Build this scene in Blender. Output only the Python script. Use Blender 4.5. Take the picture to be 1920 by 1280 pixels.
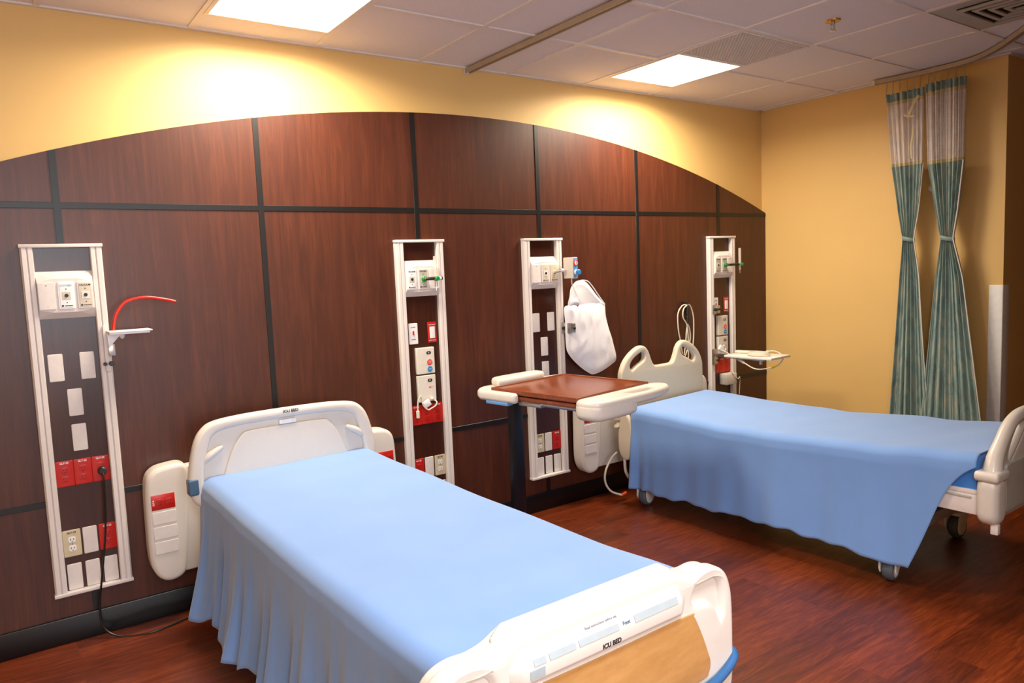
import bpy, bmesh, math, random
from mathutils import Vector, Matrix, noise
random.seed(7)
for o in list(bpy.data.objects): bpy.data.objects.remove(o, do_unlink=True)
SC = bpy.context.scene
COL = SC.collection
PI = math.pi

# ------------------------------------------------------------------ camera
CAM = Vector((-2.0316, -3.7613, 1.5805))
yaw, pitch, roll = [math.radians(a) for a in (35.2543, -5.6003, -2.3455)]
fw = Vector((math.sin(yaw)*math.cos(pitch), math.cos(yaw)*math.cos(pitch), math.sin(pitch)))
rt = Vector((math.cos(yaw), -math.sin(yaw), 0)); up = rt.cross(fw)
rt2 = math.cos(roll)*rt + math.sin(roll)*up; up2 = -math.sin(roll)*rt + math.cos(roll)*up
cd = bpy.data.cameras.new('camera'); cam = bpy.data.objects.new('camera', cd); COL.objects.link(cam)
cd.sensor_fit = 'HORIZONTAL'; cd.sensor_width = 36.0; cd.lens = 1384.98/1920*36.0
cd.clip_start = 0.05
m = Matrix((rt2, up2, -fw)).transposed().to_4x4(); m.translation = CAM
cam.matrix_world = m
SC.camera = cam

# ------------------------------------------------------------------ light and exposure
SC.view_settings.view_transform = 'Standard'
SC.view_settings.look = 'None'
SC.view_settings.gamma = 1.0
SC.view_settings.use_curve_mapping = False
SC.view_settings.exposure = 0.0
W = bpy.data.worlds.new('world'); SC.world = W; W.use_nodes = True
W.node_tree.nodes['Background'].inputs[0].default_value = (0.55, 0.72, 1.0, 1)
W.node_tree.nodes['Background'].inputs[1].default_value = 1.2

H = 2.772        # ceiling height
YW = 0.035       # painted wall plane; the wood panelling face is y = 0
XR = 3.2126      # right wall
U = 0.6096       # ceiling grid
GX = 0.6898; GY = -0.6461

LAMP_WARM = (1.0, 0.845, 0.64)
LAMP_FILL = (0.93, 0.95, 1.0)  # colour of the added fill lamps behind the camera
def area(name, loc, sx, sy, power, color, rot=(0, 0, 0), spread=180):
    l = bpy.data.lights.new(name, 'AREA'); l.shape = 'RECTANGLE'; l.size = sx; l.size_y = sy
    l.energy = power; l.color = color; l.spread = math.radians(spread)
    o = bpy.data.objects.new(name, l); COL.objects.link(o); o.location = loc; o.rotation_euler = rot
    return o
area('troffer_lamp', (-0.83, -0.50, H-0.012), 0.55, 0.58, 52, LAMP_WARM, spread=165)
area('troffer_lamp', (1.60, -0.50, H-0.012), 0.58, 0.58, 54, LAMP_WARM, spread=165)
area('troffer_lamp', (-0.83, -3.39, H-0.012), 0.55, 0.58, 30, LAMP_FILL, spread=115)  # added fill lamp out of view, brightens the camera-side faces
area('troffer_lamp', (-2.05, -4.61, H-0.012), 0.55, 0.58, 60, LAMP_FILL)  # second added fill lamp, unseen; brings haze onto the left panelling
area('fill_daylight', (-1.7, -6.40, 1.70), 2.5, 1.5, 92, (0.86, 0.92, 1.0), rot=(PI/2, 0, 0))  # cool fill added behind the camera, set at an unseen window

# ------------------------------------------------------------------ materials
def srgb(r, g, b):
    f = lambda c: (c/255/12.92) if c/255 <= 0.04045 else ((c/255+0.055)/1.055)**2.4
    return (f(r), f(g), f(b), 1)
class NT:
    def __init__(s, name):
        s.m = bpy.data.materials.new(name); s.m.use_nodes = True; s.t = s.m.node_tree
        s.b = s.t.nodes['Principled BSDF']
    def n(s, typ, **kw):
        nd = s.t.nodes.new(typ)
        for k, v in kw.items():
            if k in nd.inputs: nd.inputs[k].default_value = v
            else: setattr(nd, k, v)
        return nd
    def l(s, a, b): s.t.links.new(a, b)
    def coord(s, scale=(1, 1, 1), kind='Object', rot=(0, 0, 0)):
        tc = s.n('ShaderNodeTexCoord'); mp = s.n('ShaderNodeMapping')
        mp.inputs['Scale'].default_value = scale; mp.inputs['Rotation'].default_value = rot
        s.l(tc.outputs[kind], mp.inputs['Vector']); return mp.outputs['Vector']
    def ramp(s, fac, stops):
        r = s.n('ShaderNodeValToRGB'); e = r.color_ramp.elements
        while len(e) < len(stops): e.new(0.5)
        for i, (p, c) in enumerate(stops): e[i].position = p; e[i].color = c
        s.l(fac, r.inputs['Fac']); return r.outputs['Color']
    def noise(s, vec, scale, detail=3, rough=0.5, dist=0.0):
        nd = s.n('ShaderNodeTexNoise'); nd.inputs['Scale'].default_value = scale
        nd.inputs['Detail'].default_value = detail; nd.inputs['Roughness'].default_value = rough
        nd.inputs['Distortion'].default_value = dist
        s.l(vec, nd.inputs['Vector']); return nd.outputs['Fac']
    def bump(s, h, strength, dist=0.001):
        b = s.n('ShaderNodeBump'); b.inputs['Strength'].default_value = strength; b.inputs['Distance'].default_value = dist
        s.l(h, b.inputs['Height']); s.l(b.outputs['Normal'], s.b.inputs['Normal'])
    def set(s, **kw):
        for k, v in kw.items(): s.b.inputs[k.replace('_', ' ')].default_value = v
        return s
def plain(name, col, rough=0.5, metal=0.0, var=0.04, scale=30, bump=0.0, coat=0.0, **kw):
    """a painted / moulded material: base colour with a faint procedural mottling"""
    t = NT(name); v = t.coord()
    f = t.noise(v, scale, 4)
    a = tuple(max(0, c*(1-var)) for c in col[:3])+(1,); b = tuple(min(1, c*(1+var)) for c in col[:3])+(1,)
    t.l(t.ramp(f, [(0.3, a), (0.7, b)]), t.b.inputs['Base Color'])
    t.set(Roughness=rough, Metallic=metal, Coat_Weight=coat, **kw)
    if bump: t.bump(t.noise(v, 400, 2), bump, 0.0005)
    return t.m
M = {}
def wall_paint(name, col):
    t = NT(name); v = t.coord()
    f = t.noise(v, 3, 3)
    t.l(t.ramp(f, [(0.3, tuple(c*0.97 for c in col[:3])+(1,)), (0.7, col)]), t.b.inputs['Base Color'])
    t.set(Roughness=0.55); t.bump(t.noise(v, 260, 3), 0.12, 0.0006)
    return t.m
M['wall'] = wall_paint('yellow_paint', srgb(224, 186, 118))
def laminate(name, dark, mid, light, rough=0.3, scale=(9, 9, 0.7), rot=(0, 0, 0)):
    t = NT(name); v = t.coord(scale, rot=rot)
    f1 = t.noise(v, 2.2, 6, 0.62, 1.3)
    v2 = t.coord((scale[0]*9, scale[1]*9, scale[2]*2.2), rot=rot)
    f2 = t.noise(v2, 2.0, 4, 0.7, 0.2)
    mx = t.n('ShaderNodeMix'); mx.inputs[0].default_value = 0.42
    t.l(f1, mx.inputs[2]); t.l(f2, mx.inputs[3])
    t.l(t.ramp(mx.outputs[0], [(0.33, dark), (0.5, mid), (0.66, light)]), t.b.inputs['Base Color'])
    t.set(Roughness=rough, Specular_IOR_Level=0.5)
    t.bump(f2, 0.06, 0.0004)
    return t.m
M['wood'] = laminate('cherry_laminate', srgb(58, 25, 14), srgb(72, 33, 18), srgb(88, 43, 24), rough=0.4)
M['wood_dark'] = laminate('dark_cherry_panel', srgb(48, 20, 12), srgb(60, 26, 15), srgb(72, 33, 19), rough=0.3)
M['table_wood'] = laminate('table_laminate', srgb(108, 52, 28), srgb(124, 62, 34), srgb(138, 72, 41), rough=0.25, scale=(1.0, 7, 7))
M['oak'] = laminate('oak_inlay', srgb(172, 124, 70), srgb(186, 138, 82), srgb(198, 150, 94), rough=0.4, scale=(0.9, 8, 8))
def floor_mat():
    t = NT('cherry_plank_floor'); v = t.coord()
    br = t.n('ShaderNodeTexBrick'); t.l(v, br.inputs['Vector'])
    br.inputs['Scale'].default_value = 1.0
    br.inputs['Brick Width'].default_value = 0.92; br.inputs['Row Height'].default_value = 0.10
    br.inputs['Mortar Size'].default_value = 0.0008; br.inputs['Mortar Smooth'].default_value = 0.3
    br.offset = 0.37; br.offset_frequency = 3
    br.inputs['Color1'].default_value = (0, 0, 0, 1); br.inputs['Color2'].default_value = (1, 1, 1, 1)
    br.inputs['Mortar'].default_value = (0.1, 0.1, 0.1, 1)
    # offset the grain of every plank
    off = t.n('ShaderNodeVectorMath'); off.operation = 'MULTIPLY_ADD'
    cmb = t.n('ShaderNodeCombineXYZ'); cmb.inputs[2].default_value = 0
    t.l(br.outputs['Color'], cmb.inputs[2])
    t.l(cmb.outputs[0], off.inputs[0]); off.inputs[1].default_value = (0, 0, 7.0); t.l(v, off.inputs[2])
    mp = t.n('ShaderNodeMapping'); mp.inputs['Scale'].default_value = (1.6, 13, 1); t.l(off.outputs[0], mp.inputs['Vector'])
    f1 = t.noise(mp.outputs[0], 2.0, 6, 0.62, 1.8)
    mp2 = t.n('ShaderNodeMapping'); mp2.inputs['Scale'].default_value = (5, 110, 1); t.l(off.outputs[0], mp2.inputs['Vector'])
    f2 = t.noise(mp2.outputs[0], 2.0, 3, 0.6, 0.3)
    mx = t.n('ShaderNodeMix'); mx.inputs[0].default_value = 0.35; t.l(f1, mx.inputs[2]); t.l(f2, mx.inputs[3])
    base = t.ramp(mx.outputs[0], [(0.28, srgb(66, 24, 9)), (0.5, srgb(106, 43, 16)), (0.72, srgb(146, 68, 28))])
    tone = t.ramp(br.outputs['Color'], [(0.0, (0.68, 0.66, 0.64, 1)), (1.0, (1.1, 1.08, 1.05, 1))])
    mul = t.n('ShaderNodeMix'); mul.data_type = 'RGBA'; mul.blend_type = 'MULTIPLY'; mul.inputs[0].default_value = 1.0
    t.l(base, mul.inputs[6]); t.l(tone, mul.inputs[7]); t.l(mul.outputs[2], t.b.inputs['Base Color'])
    t.set(Roughness=0.33, Specular_IOR_Level=0.45); t.bump(f2, 0.1, 0.0004)
    return t.m
M['floor'] = floor_mat()
def tile_mat():
    t = NT('ceiling_tile'); v = t.coord()
    f = t.noise(v, 190, 4, 0.7); f2 = t.noise(v, 2, 2)
    t.l(t.ramp(f, [(0.33, srgb(206, 199, 198)), (0.42, srgb(228, 222, 222))]), t.b.inputs['Base Color'])
    t.set(Roughness=0.9); t.bump(f, 0.3, 0.001)
    return t.m
M['tile'] = tile_mat()
M['tbar'] = plain('ceiling_grid_white', srgb(226, 218, 212), 0.5)
M['tbar_tan'] = plain('track_beige', srgb(176, 158, 134), 0.45, 0.1)
M['black'] = plain('black_trim', srgb(13, 11, 12), 0.4)
M['base'] = plain('black_vinyl_base', srgb(9, 9, 12), 0.28)
M['cream'] = plain('cream_plastic', srgb(220, 213, 203), 0.42, coat=0.1)
M['bedwhite'] = plain('bed_plastic', srgb(218, 211, 203), 0.38, coat=0.15, var=0.015, bump=0.02)
M['bedcream'] = plain('bed_cream_plastic', srgb(208, 195, 172), 0.4, coat=0.1, var=0.015, bump=0.02)
M['rail'] = plain('white_aluminium_rail', srgb(220, 212, 209), 0.4, var=0.01)
M['plate'] = plain('light_grey_plate', srgb(222, 214, 210), 0.4)
M['white'] = plain('white_plastic', srgb(236, 236, 238), 0.35)
M['grey'] = plain('grey_plastic', srgb(176, 172, 164), 0.4)
M['beige'] = plain('beige_plate', srgb(206, 192, 160), 0.4)
M['tan'] = plain('pale_tan_plate', srgb(204, 194, 176), 0.4)
M['red'] = plain('red_plastic', srgb(188, 26, 14), 0.35)
M['redtube'] = plain('red_rubber', srgb(214, 38, 22), 0.3)
M['steel'] = plain('brushed_steel', srgb(190, 188, 184), 0.3, 0.9)
M['brass'] = plain('brass', srgb(180, 140, 70), 0.35, 0.9)
M['dark'] = plain('dark_plastic', srgb(26, 25, 27), 0.4)
M['navy'] = plain('dark_mast', srgb(18, 20, 28), 0.35)
M['green'] = plain('green_plastic', srgb(0, 140, 62), 0.35)
M['blue'] = plain('blue_plastic', srgb(46, 134, 204), 0.35)
M['steelblue'] = plain('blue_bumper', srgb(44, 96, 150), 0.4)
M['slate'] = plain('slate_clip', srgb(66, 98, 128), 0.4)
M['lightblue'] = plain('light_blue_lever', srgb(98, 150, 205), 0.4)
M['teal'] = plain('teal_label', srgb(130, 180, 190), 0.4)
M['yellow'] = plain('yellow_tag', srgb(236, 206, 20), 0.4)
M['orange'] = plain('orange_tip', srgb(226, 70, 24), 0.4)
M['tyre'] = plain('grey_rubber', srgb(82, 88, 96), 0.55)
M['ink'] = plain('black_ink', srgb(22, 22, 26), 0.5)
M['inkgrey'] = plain('grey_ink', srgb(130, 134, 142), 0.5)
M['label'] = plain('paper_label', srgb(164, 176, 182), 0.5)
M['cable'] = plain('white_cable', srgb(214, 205, 188), 0.45)
M['blackcord'] = plain('black_cord', srgb(18, 18, 20), 0.4)
def fabric(name, c1, c2, weave=900, rough=0.85, sheen=0.25):
    t = NT(name); v = t.coord()
    f = t.noise(v, 6, 3)
    t.l(t.ramp(f, [(0.3, c1), (0.7, c2)]), t.b.inputs['Base Color'])
    wv = t.n('ShaderNodeTexWave'); wv.inputs['Scale'].default_value = weave; t.l(v, wv.inputs['Vector'])
    t.bump(wv.outputs['Fac'], 0.05, 0.0004)
    t.set(Roughness=rough, Sheen_Weight=sheen, Sheen_Roughness=0.5)
    return t.m
M['sheet'] = fabric('blue_sheet', srgb(112, 153, 214), srgb(117, 157, 218), sheen=0.35)
M['mattress'] = fabric('blue_mattress', srgb(54, 128, 214), srgb(60, 134, 220), sheen=0.2, rough=0.6)
def emis(name, col, s):
    t = NT(name); t.set(Base_Color=(0.9, 0.9, 0.9, 1), Emission_Color=col, Emission_Strength=s, Roughness=0.5); return t.m
M['diffuser'] = emis('lit_diffuser', (1.0, 0.93, 0.80, 1), 9.0)
def translucent(name, col, alpha, rough=0.35, trans=0.0):
    t = NT(name); v = t.coord(); f = t.noise(v, 9, 3, 0.5, 1.0)
    t.l(t.ramp(f, [(0.3, tuple(c*0.95 for c in col[:3])+(1,)), (0.7, col)]), t.b.inputs['Base Color'])
    t.set(Roughness=rough, Alpha=alpha, Transmission_Weight=trans, Subsurface_Weight=0.0); return t.m
M['bag'] = translucent('white_plastic_film', srgb(238, 236, 240), 0.96, 0.3)
M['clear'] = translucent('clear_plastic', srgb(225, 215, 205), 0.5, 0.08)
M['glass'] = translucent('window_glass', srgb(235, 240, 245), 0.12, 0.02)
def net_mat():
    t = NT('curtain_net'); tc = t.n('ShaderNodeTexCoord'); sp = t.n('ShaderNodeSeparateXYZ'); t.l(tc.outputs['UV'], sp.inputs[0])
    def sn(sock, freq):
        a = t.n('ShaderNodeMath'); a.operation = 'MULTIPLY'; a.inputs[1].default_value = freq; t.l(sock, a.inputs[0])
        b = t.n('ShaderNodeMath'); b.operation = 'SINE'; t.l(a.outputs[0], b.inputs[0]); return b.outputs[0]
    mu = t.n('ShaderNodeMath'); mu.operation = 'MULTIPLY'; t.l(sn(sp.outputs[0], 2*PI/0.022), mu.inputs[0]); t.l(sn(sp.outputs[1], 2*PI/0.018), mu.inputs[1])
    ab = t.n('ShaderNodeMath'); ab.operation = 'ABSOLUTE'; t.l(mu.outputs[0], ab.inputs[0])
    lt = t.n('ShaderNodeMath'); lt.operation = 'LESS_THAN'; lt.inputs[1].default_value = 0.66; t.l(ab.outputs[0], lt.inputs[0])
    t.l(lt.outputs[0], t.b.inputs['Alpha'])
    v = t.coord(); f = t.noise(v, 20, 2)
    t.l(t.ramp(f, [(0.3, srgb(216, 210, 210)), (0.7, srgb(232, 226, 224))]), t.b.inputs['Base Color']); t.set(Roughness=0.8)
    return t.m
M['net'] = net_mat()
def curtain_mat():
    t = NT('teal_curtain_cloth'); tc = t.n('ShaderNodeTexCoord'); mp = t.n('ShaderNodeMapping'); t.l(tc.outputs['UV'], mp.inputs['Vector'])
    mp.inputs['Scale'].default_value = (1, 0.35, 1)
    f = t.noise(mp.outputs[0], 16, 4, 0.6, 1.0)
    vo = t.n('ShaderNodeTexVoronoi'); vo.inputs['Scale'].default_value = 70; t.l(tc.outputs['UV'], vo.inputs['Vector'])
    base = t.ramp(f, [(0.36, srgb(112, 132, 130)), (0.52, srgb(130, 158, 156)), (0.66, srgb(170, 168, 150))])
    dots = t.ramp(vo.outputs['Distance'], [(0.10, (1, 1, 1, 1)), (0.16, (0, 0, 0, 1))])
    mx = t.n('ShaderNodeMix'); mx.data_type = 'RGBA'; t.l(dots, mx.inputs[0]); t.l(base, mx.inputs[6]); mx.inputs[7].default_value = srgb(186, 178, 150)
    t.l(mx.outputs[2], t.b.inputs['Base Color']); t.set(Roughness=0.55, Sheen_Weight=0.3)
    return t.m
M['curtain'] = curtain_mat()
M['hem'] = plain('cream_hem', srgb(206, 192, 150), 0.8)

# ------------------------------------------------------------------ mesh helpers
class MB:
    """collects shapes into ONE mesh object"""
    def __init__(s): s.bm = bmesh.new(); s.uv = None
    def box(s, x0, x1, y0, y1, z0, z1, bev=0.0, seg=2, mat=None):
        b = bmesh.new(); bmesh.ops.create_cube(b, size=1.0)
        bmesh.ops.scale(b, vec=(abs(x1-x0), abs(y1-y0), abs(z1-z0)), verts=b.verts)
        bmesh.ops.translate(b, vec=((x0+x1)/2, (y0+y1)/2, (z0+z1)/2), verts=b.verts)
        if bev: bmesh.ops.bevel(b, geom=b.edges[:], offset=bev, segments=seg, profile=0.5, affect='EDGES')
        s.take(b, mat); return s
    def take(s, b, mat=None):
        if mat is not None: bmesh.ops.transform(b, matrix=mat, verts=b.verts)
        me = bpy.data.meshes.new('t'); b.to_mesh(me); b.free(); s.bm.from_mesh(me); bpy.data.meshes.remove(me)
    def mesh(s, me, mat=None):
        b = bmesh.new(); b.from_mesh(me); bpy.data.meshes.remove(me); s.take(b, mat); return s
    def tube(s, pts, r, seg=10, smooth=0, taper=None, closed=False):
        if smooth: pts = catmull(pts, smooth, closed)
        pts = [Vector(p) for p in pts]; n = len(pts); b = bmesh.new()
        T = []
        for i in range(n):
            if closed: d = pts[(i+1) % n]-pts[i-1]
            else: d = pts[min(i+1, n-1)]-pts[max(i-1, 0)]
            T.append(d.normalized() if d.length > 1e-9 else Vector((0, 0, 1)))
        nrm = T[0].orthogonal().normalized(); rings = []
        for i in range(n):
            if i: nrm = (nrm - T[i]*nrm.dot(T[i])).normalized()
            bi = T[i].cross(nrm); rr = r if taper is None else r*taper(i/(n-1))
            rings.append([b.verts.new(pts[i]+rr*(math.cos(a)*nrm+math.sin(a)*bi)) for a in [2*PI*k/seg for k in range(seg)]])
        for i in range(n-1 if not closed else n):
            A, B = rings[i], rings[(i+1) % n]
            for k in range(seg): b.faces.new((A[k], A[(k+1) % seg], B[(k+1) % seg], B[k]))
        if not closed:
            b.faces.new(rings[0][::-1]); b.faces.new(rings[-1])
        s.take(b); return s
    def lathe(s, prof, mat=None, seg=24):
        """prof: list of (r, z) revolved round z"""
        b = bmesh.new(); rings = []
        for r, z in prof: rings.append([b.verts.new((max(r, 1e-5)*math.cos(2*PI*k/seg), max(r, 1e-5)*math.sin(2*PI*k/seg), z)) for k in range(seg)])
        for A, B in zip(rings, rings[1:]):
            for k in range(seg): b.faces.new((A[k], A[(k+1) % seg], B[(k+1) % seg], B[k]))
        b.faces.new(rings[0][::-1]); b.faces.new(rings[-1])
        bmesh.ops.recalc_face_normals(b, faces=b.faces)
        s.take(b, mat); return s
    def cyl(s, p0, p1, r, seg=16, bev=0.0):
        p0, p1 = Vector(p0), Vector(p1); d = p1-p0; L = d.length
        mt = Matrix.Translation(p0) @ d.to_track_quat('Z', 'Y').to_matrix().to_4x4()
        e = min(bev, r*0.6, L*0.4) if bev else 0
        pr = [(r-e, 0), (r, e), (r, L-e), (r-e, L)] if e else [(r, 0), (r, L)]
        return s.lathe(pr, mt, seg)
    def plate(s, outlines, y0, y1, bev=0.0, res=3, mat=None):
        """outline(s) in (x, z); first is the outside, others are holes; extruded between y0 and y1 with rounded edges"""
        cu = bpy.data.curves.new('c', 'CURVE'); cu.dimensions = '2D'; cu.fill_mode = 'BOTH'
        for o in outlines:
            sp = cu.splines.new('POLY'); sp.points.add(len(o)-1); sp.use_cyclic_u = True
            for p, q in zip(sp.points, o): p.co = (q[0], q[1], 0, 1)
        t = abs(y1-y0)/2; bev = min(bev, t*0.98)
        cu.extrude = max(t-bev, 0); cu.bevel_depth = bev; cu.bevel_resolution = res; cu.offset = -bev
        ob = bpy.data.objects.new('c', cu); me = bpy.data.meshes.new_from_object(ob)
        bpy.data.objects.remove(ob); bpy.data.curves.remove(cu)
        mt = Matrix.Translation((0, (y0+y1)/2, 0)) @ Matrix.Rotation(PI/2, 4, 'X')
        return s.mesh(me, mt if mat is None else mat @ mt)
    def grid(s, f, nu, nv, uvf=None, closed=False):
        b = bmesh.new(); uvl = b.loops.layers.uv.new('UVMap') if uvf else None
        V = [[b.verts.new(f(i/nu, j/nv)) for j in range(nv+1)] for i in range(nu+1)]
        for i in range(nu):
            for j in range(nv):
                fc = b.faces.new((V[i][j], V[i+1][j], V[i+1][j+1], V[i][j+1]))
                if uvf:
                    for lp, (a, c) in zip(fc.loops, ((i, j), (i+1, j), (i+1, j+1), (i, j+1))): lp[uvl].uv = uvf(a/nu, c/nv)
        s.take(b); return s
    def xf(s, mat): bmesh.ops.transform(s.bm, matrix=mat, verts=s.bm.verts); return s
    def build(s, name, mat, parent=None, smooth=True, angle=40, **tags):
        bmesh.ops.remove_doubles(s.bm, verts=s.bm.verts, dist=1e-6)
        me = bpy.data.meshes.new(name); s.bm.to_mesh(me); s.bm.free()
        if smooth:
            for p in me.polygons: p.use_smooth = True
            me.set_sharp_from_angle(angle=math.radians(angle))
        me.materials.append(M[mat])
        o = bpy.data.objects.new(name, me); COL.objects.link(o)
        if parent: o.parent = parent
        for k, v in tags.items(): o[k] = v
        return o
def catmull(pts, k, closed=False):
    P = [Vector(p) for p in pts]; n = len(P); out = []
    rng = range(n) if closed else range(n-1)
    for i in rng:
        p0 = P[i-1] if (closed or i > 0) else P[0]; p1 = P[i]; p2 = P[(i+1) % n]
        p3 = P[(i+2) % n] if (closed or i+2 < n) else P[-1]
        for j in range(k):
            t = j/k
            out.append(0.5*((2*p1)+(p2-p0)*t+(2*p0-5*p1+4*p2-p3)*t*t+(3*p1-p0-3*p2+p3)*t*t*t))
    if not closed: out.append(P[-1])
    return out
def smooth2(pts, k=4): return [(p.x, p.y) for p in catmull([(x, z, 0) for x, z in pts], k, True)]
def rrect(x0, x1, z0, z1, r, n=5):
    out = []
    for cx, cz, a in ((x1-r, z1-r, 0), (x0+r, z1-r, 1), (x0+r, z0+r, 2), (x1-r, z0+r, 3)):
        for i in range(n+1): t = PI/2*(a+i/n); out.append((cx+r*math.cos(t), cz+r*math.sin(t)))
    return out
def text(s, size, mat, parent, loc, rot=(PI/2, 0, 0), name='lettering', align='CENTER', bold=0.0, **tags):
    cu = bpy.data.curves.new('f', 'FONT'); cu.body = s; cu.size = size; cu.align_x = align; cu.align_y = 'CENTER'; cu.extrude = 0.0004; cu.offset = bold
    ob = bpy.data.objects.new('f', cu); me = bpy.data.meshes.new_from_object(ob); bpy.data.objects.remove(ob); bpy.data.curves.remove(cu)
    mb = MB(); mb.mesh(me, Matrix.Translation(loc) @ Matrix.Rotation(rot[2], 4, 'Z') @ Matrix.Rotation(rot[1], 4, 'Y') @ Matrix.Rotation(rot[0], 4, 'X'))
    return mb.build(name, mat, parent, smooth=False, **tags)
def thing(name, label, cat, loc=(0, 0, 0), rz=0, group=None):
    o = bpy.data.objects.new(name, None); COL.objects.link(o); o.location = loc; o.rotation_euler = (0, 0, rz)
    o.empty_display_size = 0.1
    o['label'] = label; o['category'] = cat
    if group: o['group'] = group
    return o
def struct(o): o['kind'] = 'structure'; return o

# ------------------------------------------------------------------ the room
struct(MB().box(-3.6, 5.2, -6.6, YW+0.1, -0.08, 0).build('floor', 'floor', smooth=False))
struct(MB().box(-3.6, XR+0.1, YW, YW+0.1, 0, H).build('wall_back', 'wall', smooth=False))
struct(MB().box(XR, XR+0.1, -1.745, YW, 0, H).box(XR+0.1, 5.2, -1.745, -1.645, 0, H).build('wall_right', 'wall', smooth=False))
struct(MB().box(5.1, 5.2, -6.6, -1.745, 0, H).build('wall_east', 'wall', smooth=False))
struct(MB().box(0.75, 0.85, -6.5, -3.12, 0, H).build('wall_light_blocker', 'wall', smooth=False))  # unseen wall added to block light and keep the right corner dark
struct(MB().box(-3.7, -3.6, -6.6, YW+0.1, 0, H).build('wall_left', 'wall', smooth=False))
struct(MB().box(-3.6, -3.0, -6.6, -6.5, 0, H).box(-0.4, 5.1, -6.6, -6.5, 0, H).box(-3.0, -0.4, -6.6, -6.5, 0, 0.9).box(-3.0, -0.4, -6.6, -6.5, 2.5, H).build('wall_front', 'wall', smooth=False))
wf = struct(MB().plate([[(-3.04, 0.86), (-0.36, 0.86), (-0.36, 2.54), (-3.04, 2.54)], [(-2.96, 0.94), (-0.44, 0.94), (-0.44, 2.46), (-2.96, 2.46)]], -6.52, -6.48, 0.004).box(-1.72, -1.68, -6.52, -6.48, 0.94, 2.46).build('added_window_1', 'tbar'))  # window added out of view to go with the daylight fill
MB().box(-2.96, -0.44, -6.515, -6.509, 0.94, 2.46).build('glass_pane', 'glass', wf, smooth=False)
# ceiling: tiles lie on a grid of tee bars
struct(MB().box(-3.6, 5.2, -6.6, YW+0.1, H, H+0.08).build('ceiling', 'tile', smooth=False))
gb = MB(); w = 0.012
skipx = [(-0.529-U, -0.529), (GX+U, GX+2*U)]
for k in range(-7, 8):
    x = GX+k*U
    gb.box(x-w, x+w, -6.5, YW, H-0.0065, H+0.01)
def row(y, cuts):
    x = -3.6
    for a, b in sorted(cuts): gb.box(x, a, y-w, y+w, H-0.0067, H+0.01); x = b
    gb.box(x, 5.1, y-w, y+w, H-0.0067, H+0.01)
row(GY, [(GX-3*U+w, GX-2*U-w), (GX+U+w, GX+2*U-w)])
row(GY-U, [])
for r in range(2, 10): row(GY-r*U, [])
gb.box(-3.6, XR, YW-0.022, YW, H-0.008, H+0.01)      # wall angle
gb.box(XR-0.022, XR, -1.745, YW, H-0.008, H+0.01)
gb.box(XR-0.022, 5.1, -1.767, -1.745, H-0.008, H+0.01)
struct(gb.build('trim_1', 'tbar', smooth=False))

# wood panelling under an arch
AX, R0, ZT0 = 0.42, 7.53, 2.487
def arch(x): return ZT0-R0+math.sqrt(R0*R0-(x-AX)**2)
XP0, XP1 = -3.0, XR-0.003
o1 = [(XP0, 0.0), (XP1, 0.0)]
n = 60
for i in range(n+1):
    x = XP1+(XP0-XP1)*i/n; o1.append((x, arch(x)))
struct(MB().plate([o1], 0.0, YW+0.001, 0).build('trim_2', 'wood', smooth=False))
S = 0.8732; ZT, ZL = 1.9332, 0.641; sw = 0.0135
vs = [k*S for k in range(-3, 4)]
tb = MB()
tb.box(XP0, XP1, -0.004, 0.0, ZT-sw, ZT+sw, 0.001, 1)
tb.box(XP0, XP1, -0.004, 0.0, ZL-sw, ZL+sw, 0.001, 1)
for x in vs: tb.plate([[(x-sw, 0.12), (x+sw, 0.12), (x+sw, arch(x+sw)-0.001), (x-sw, arch(x-sw)-0.001)]], -0.005, 0.0, 0)
# a thin metal edge follows the arch
tb2 = MB()
for sgn in (0,):
    P = [(XP1+(XP0-XP1)*i/n, 0.0, 0) for i in range(n+1)]
struct(tb.build('trim_3', 'black', smooth=False))
struct(MB().box(-3.6, XR-0.001, -0.014, 0.0, 0.0, 0.118, 0.004).build('baseboard_back', 'base'))
struct(MB().box(XR-0.012, XR, -1.745, -0.015, 0.0, 0.118, 0.004).build('baseboard_right', 'base'))

# ------------------------------------------------------------------ ceiling fittings
def troffer(x0, x1, y0, y1, label):
    t = thing('ceiling_light', label, 'light', ((x0+x1)/2, (y0+y1)/2, H), 0, 'square ceiling lights')
    a, b = (x1-x0)/2, (y1-y0)/2
    MB().plate([[(-a, -b), (a, -b), (a, b), (-a, b)], [(-a+.02, -b+.02), (a-.02, -b+.02), (a-.02, b-.02), (-a+.02, b-.02)]], -0.005, 0.005, 0.001,
               mat=Matrix.Translation((0, 0, -0.004)) @ Matrix.Rotation(-PI/2, 4, 'X')).build('frame', 'tbar', t)
    MB().box(-a+.02, a-.02, -b+.02, b-.02, -0.004, 0.0).build('diffuser', 'diffuser', t, smooth=False)
troffer(GX-3*U+.008, GX-2*U-.008, -0.80, -0.205, 'lit square ceiling light left of the long ceiling track')
troffer(GX+U+.008, GX+2*U-.008, -0.80, -0.205, 'lit square ceiling light with the perforated grille beside it')
troffer(GX-3*U+.008, GX-2*U-.008, -3.69, -3.09, 'added unseen ceiling fill light above the foot of the near bed')  # unseen fixture added to go with the first fill lamp
troffer(GX-5*U+.008, GX-4*U-.008, -4.91, -4.31, 'added unseen ceiling fill light nearest the added window')  # unseen fixture added for the second fill lamp

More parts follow.
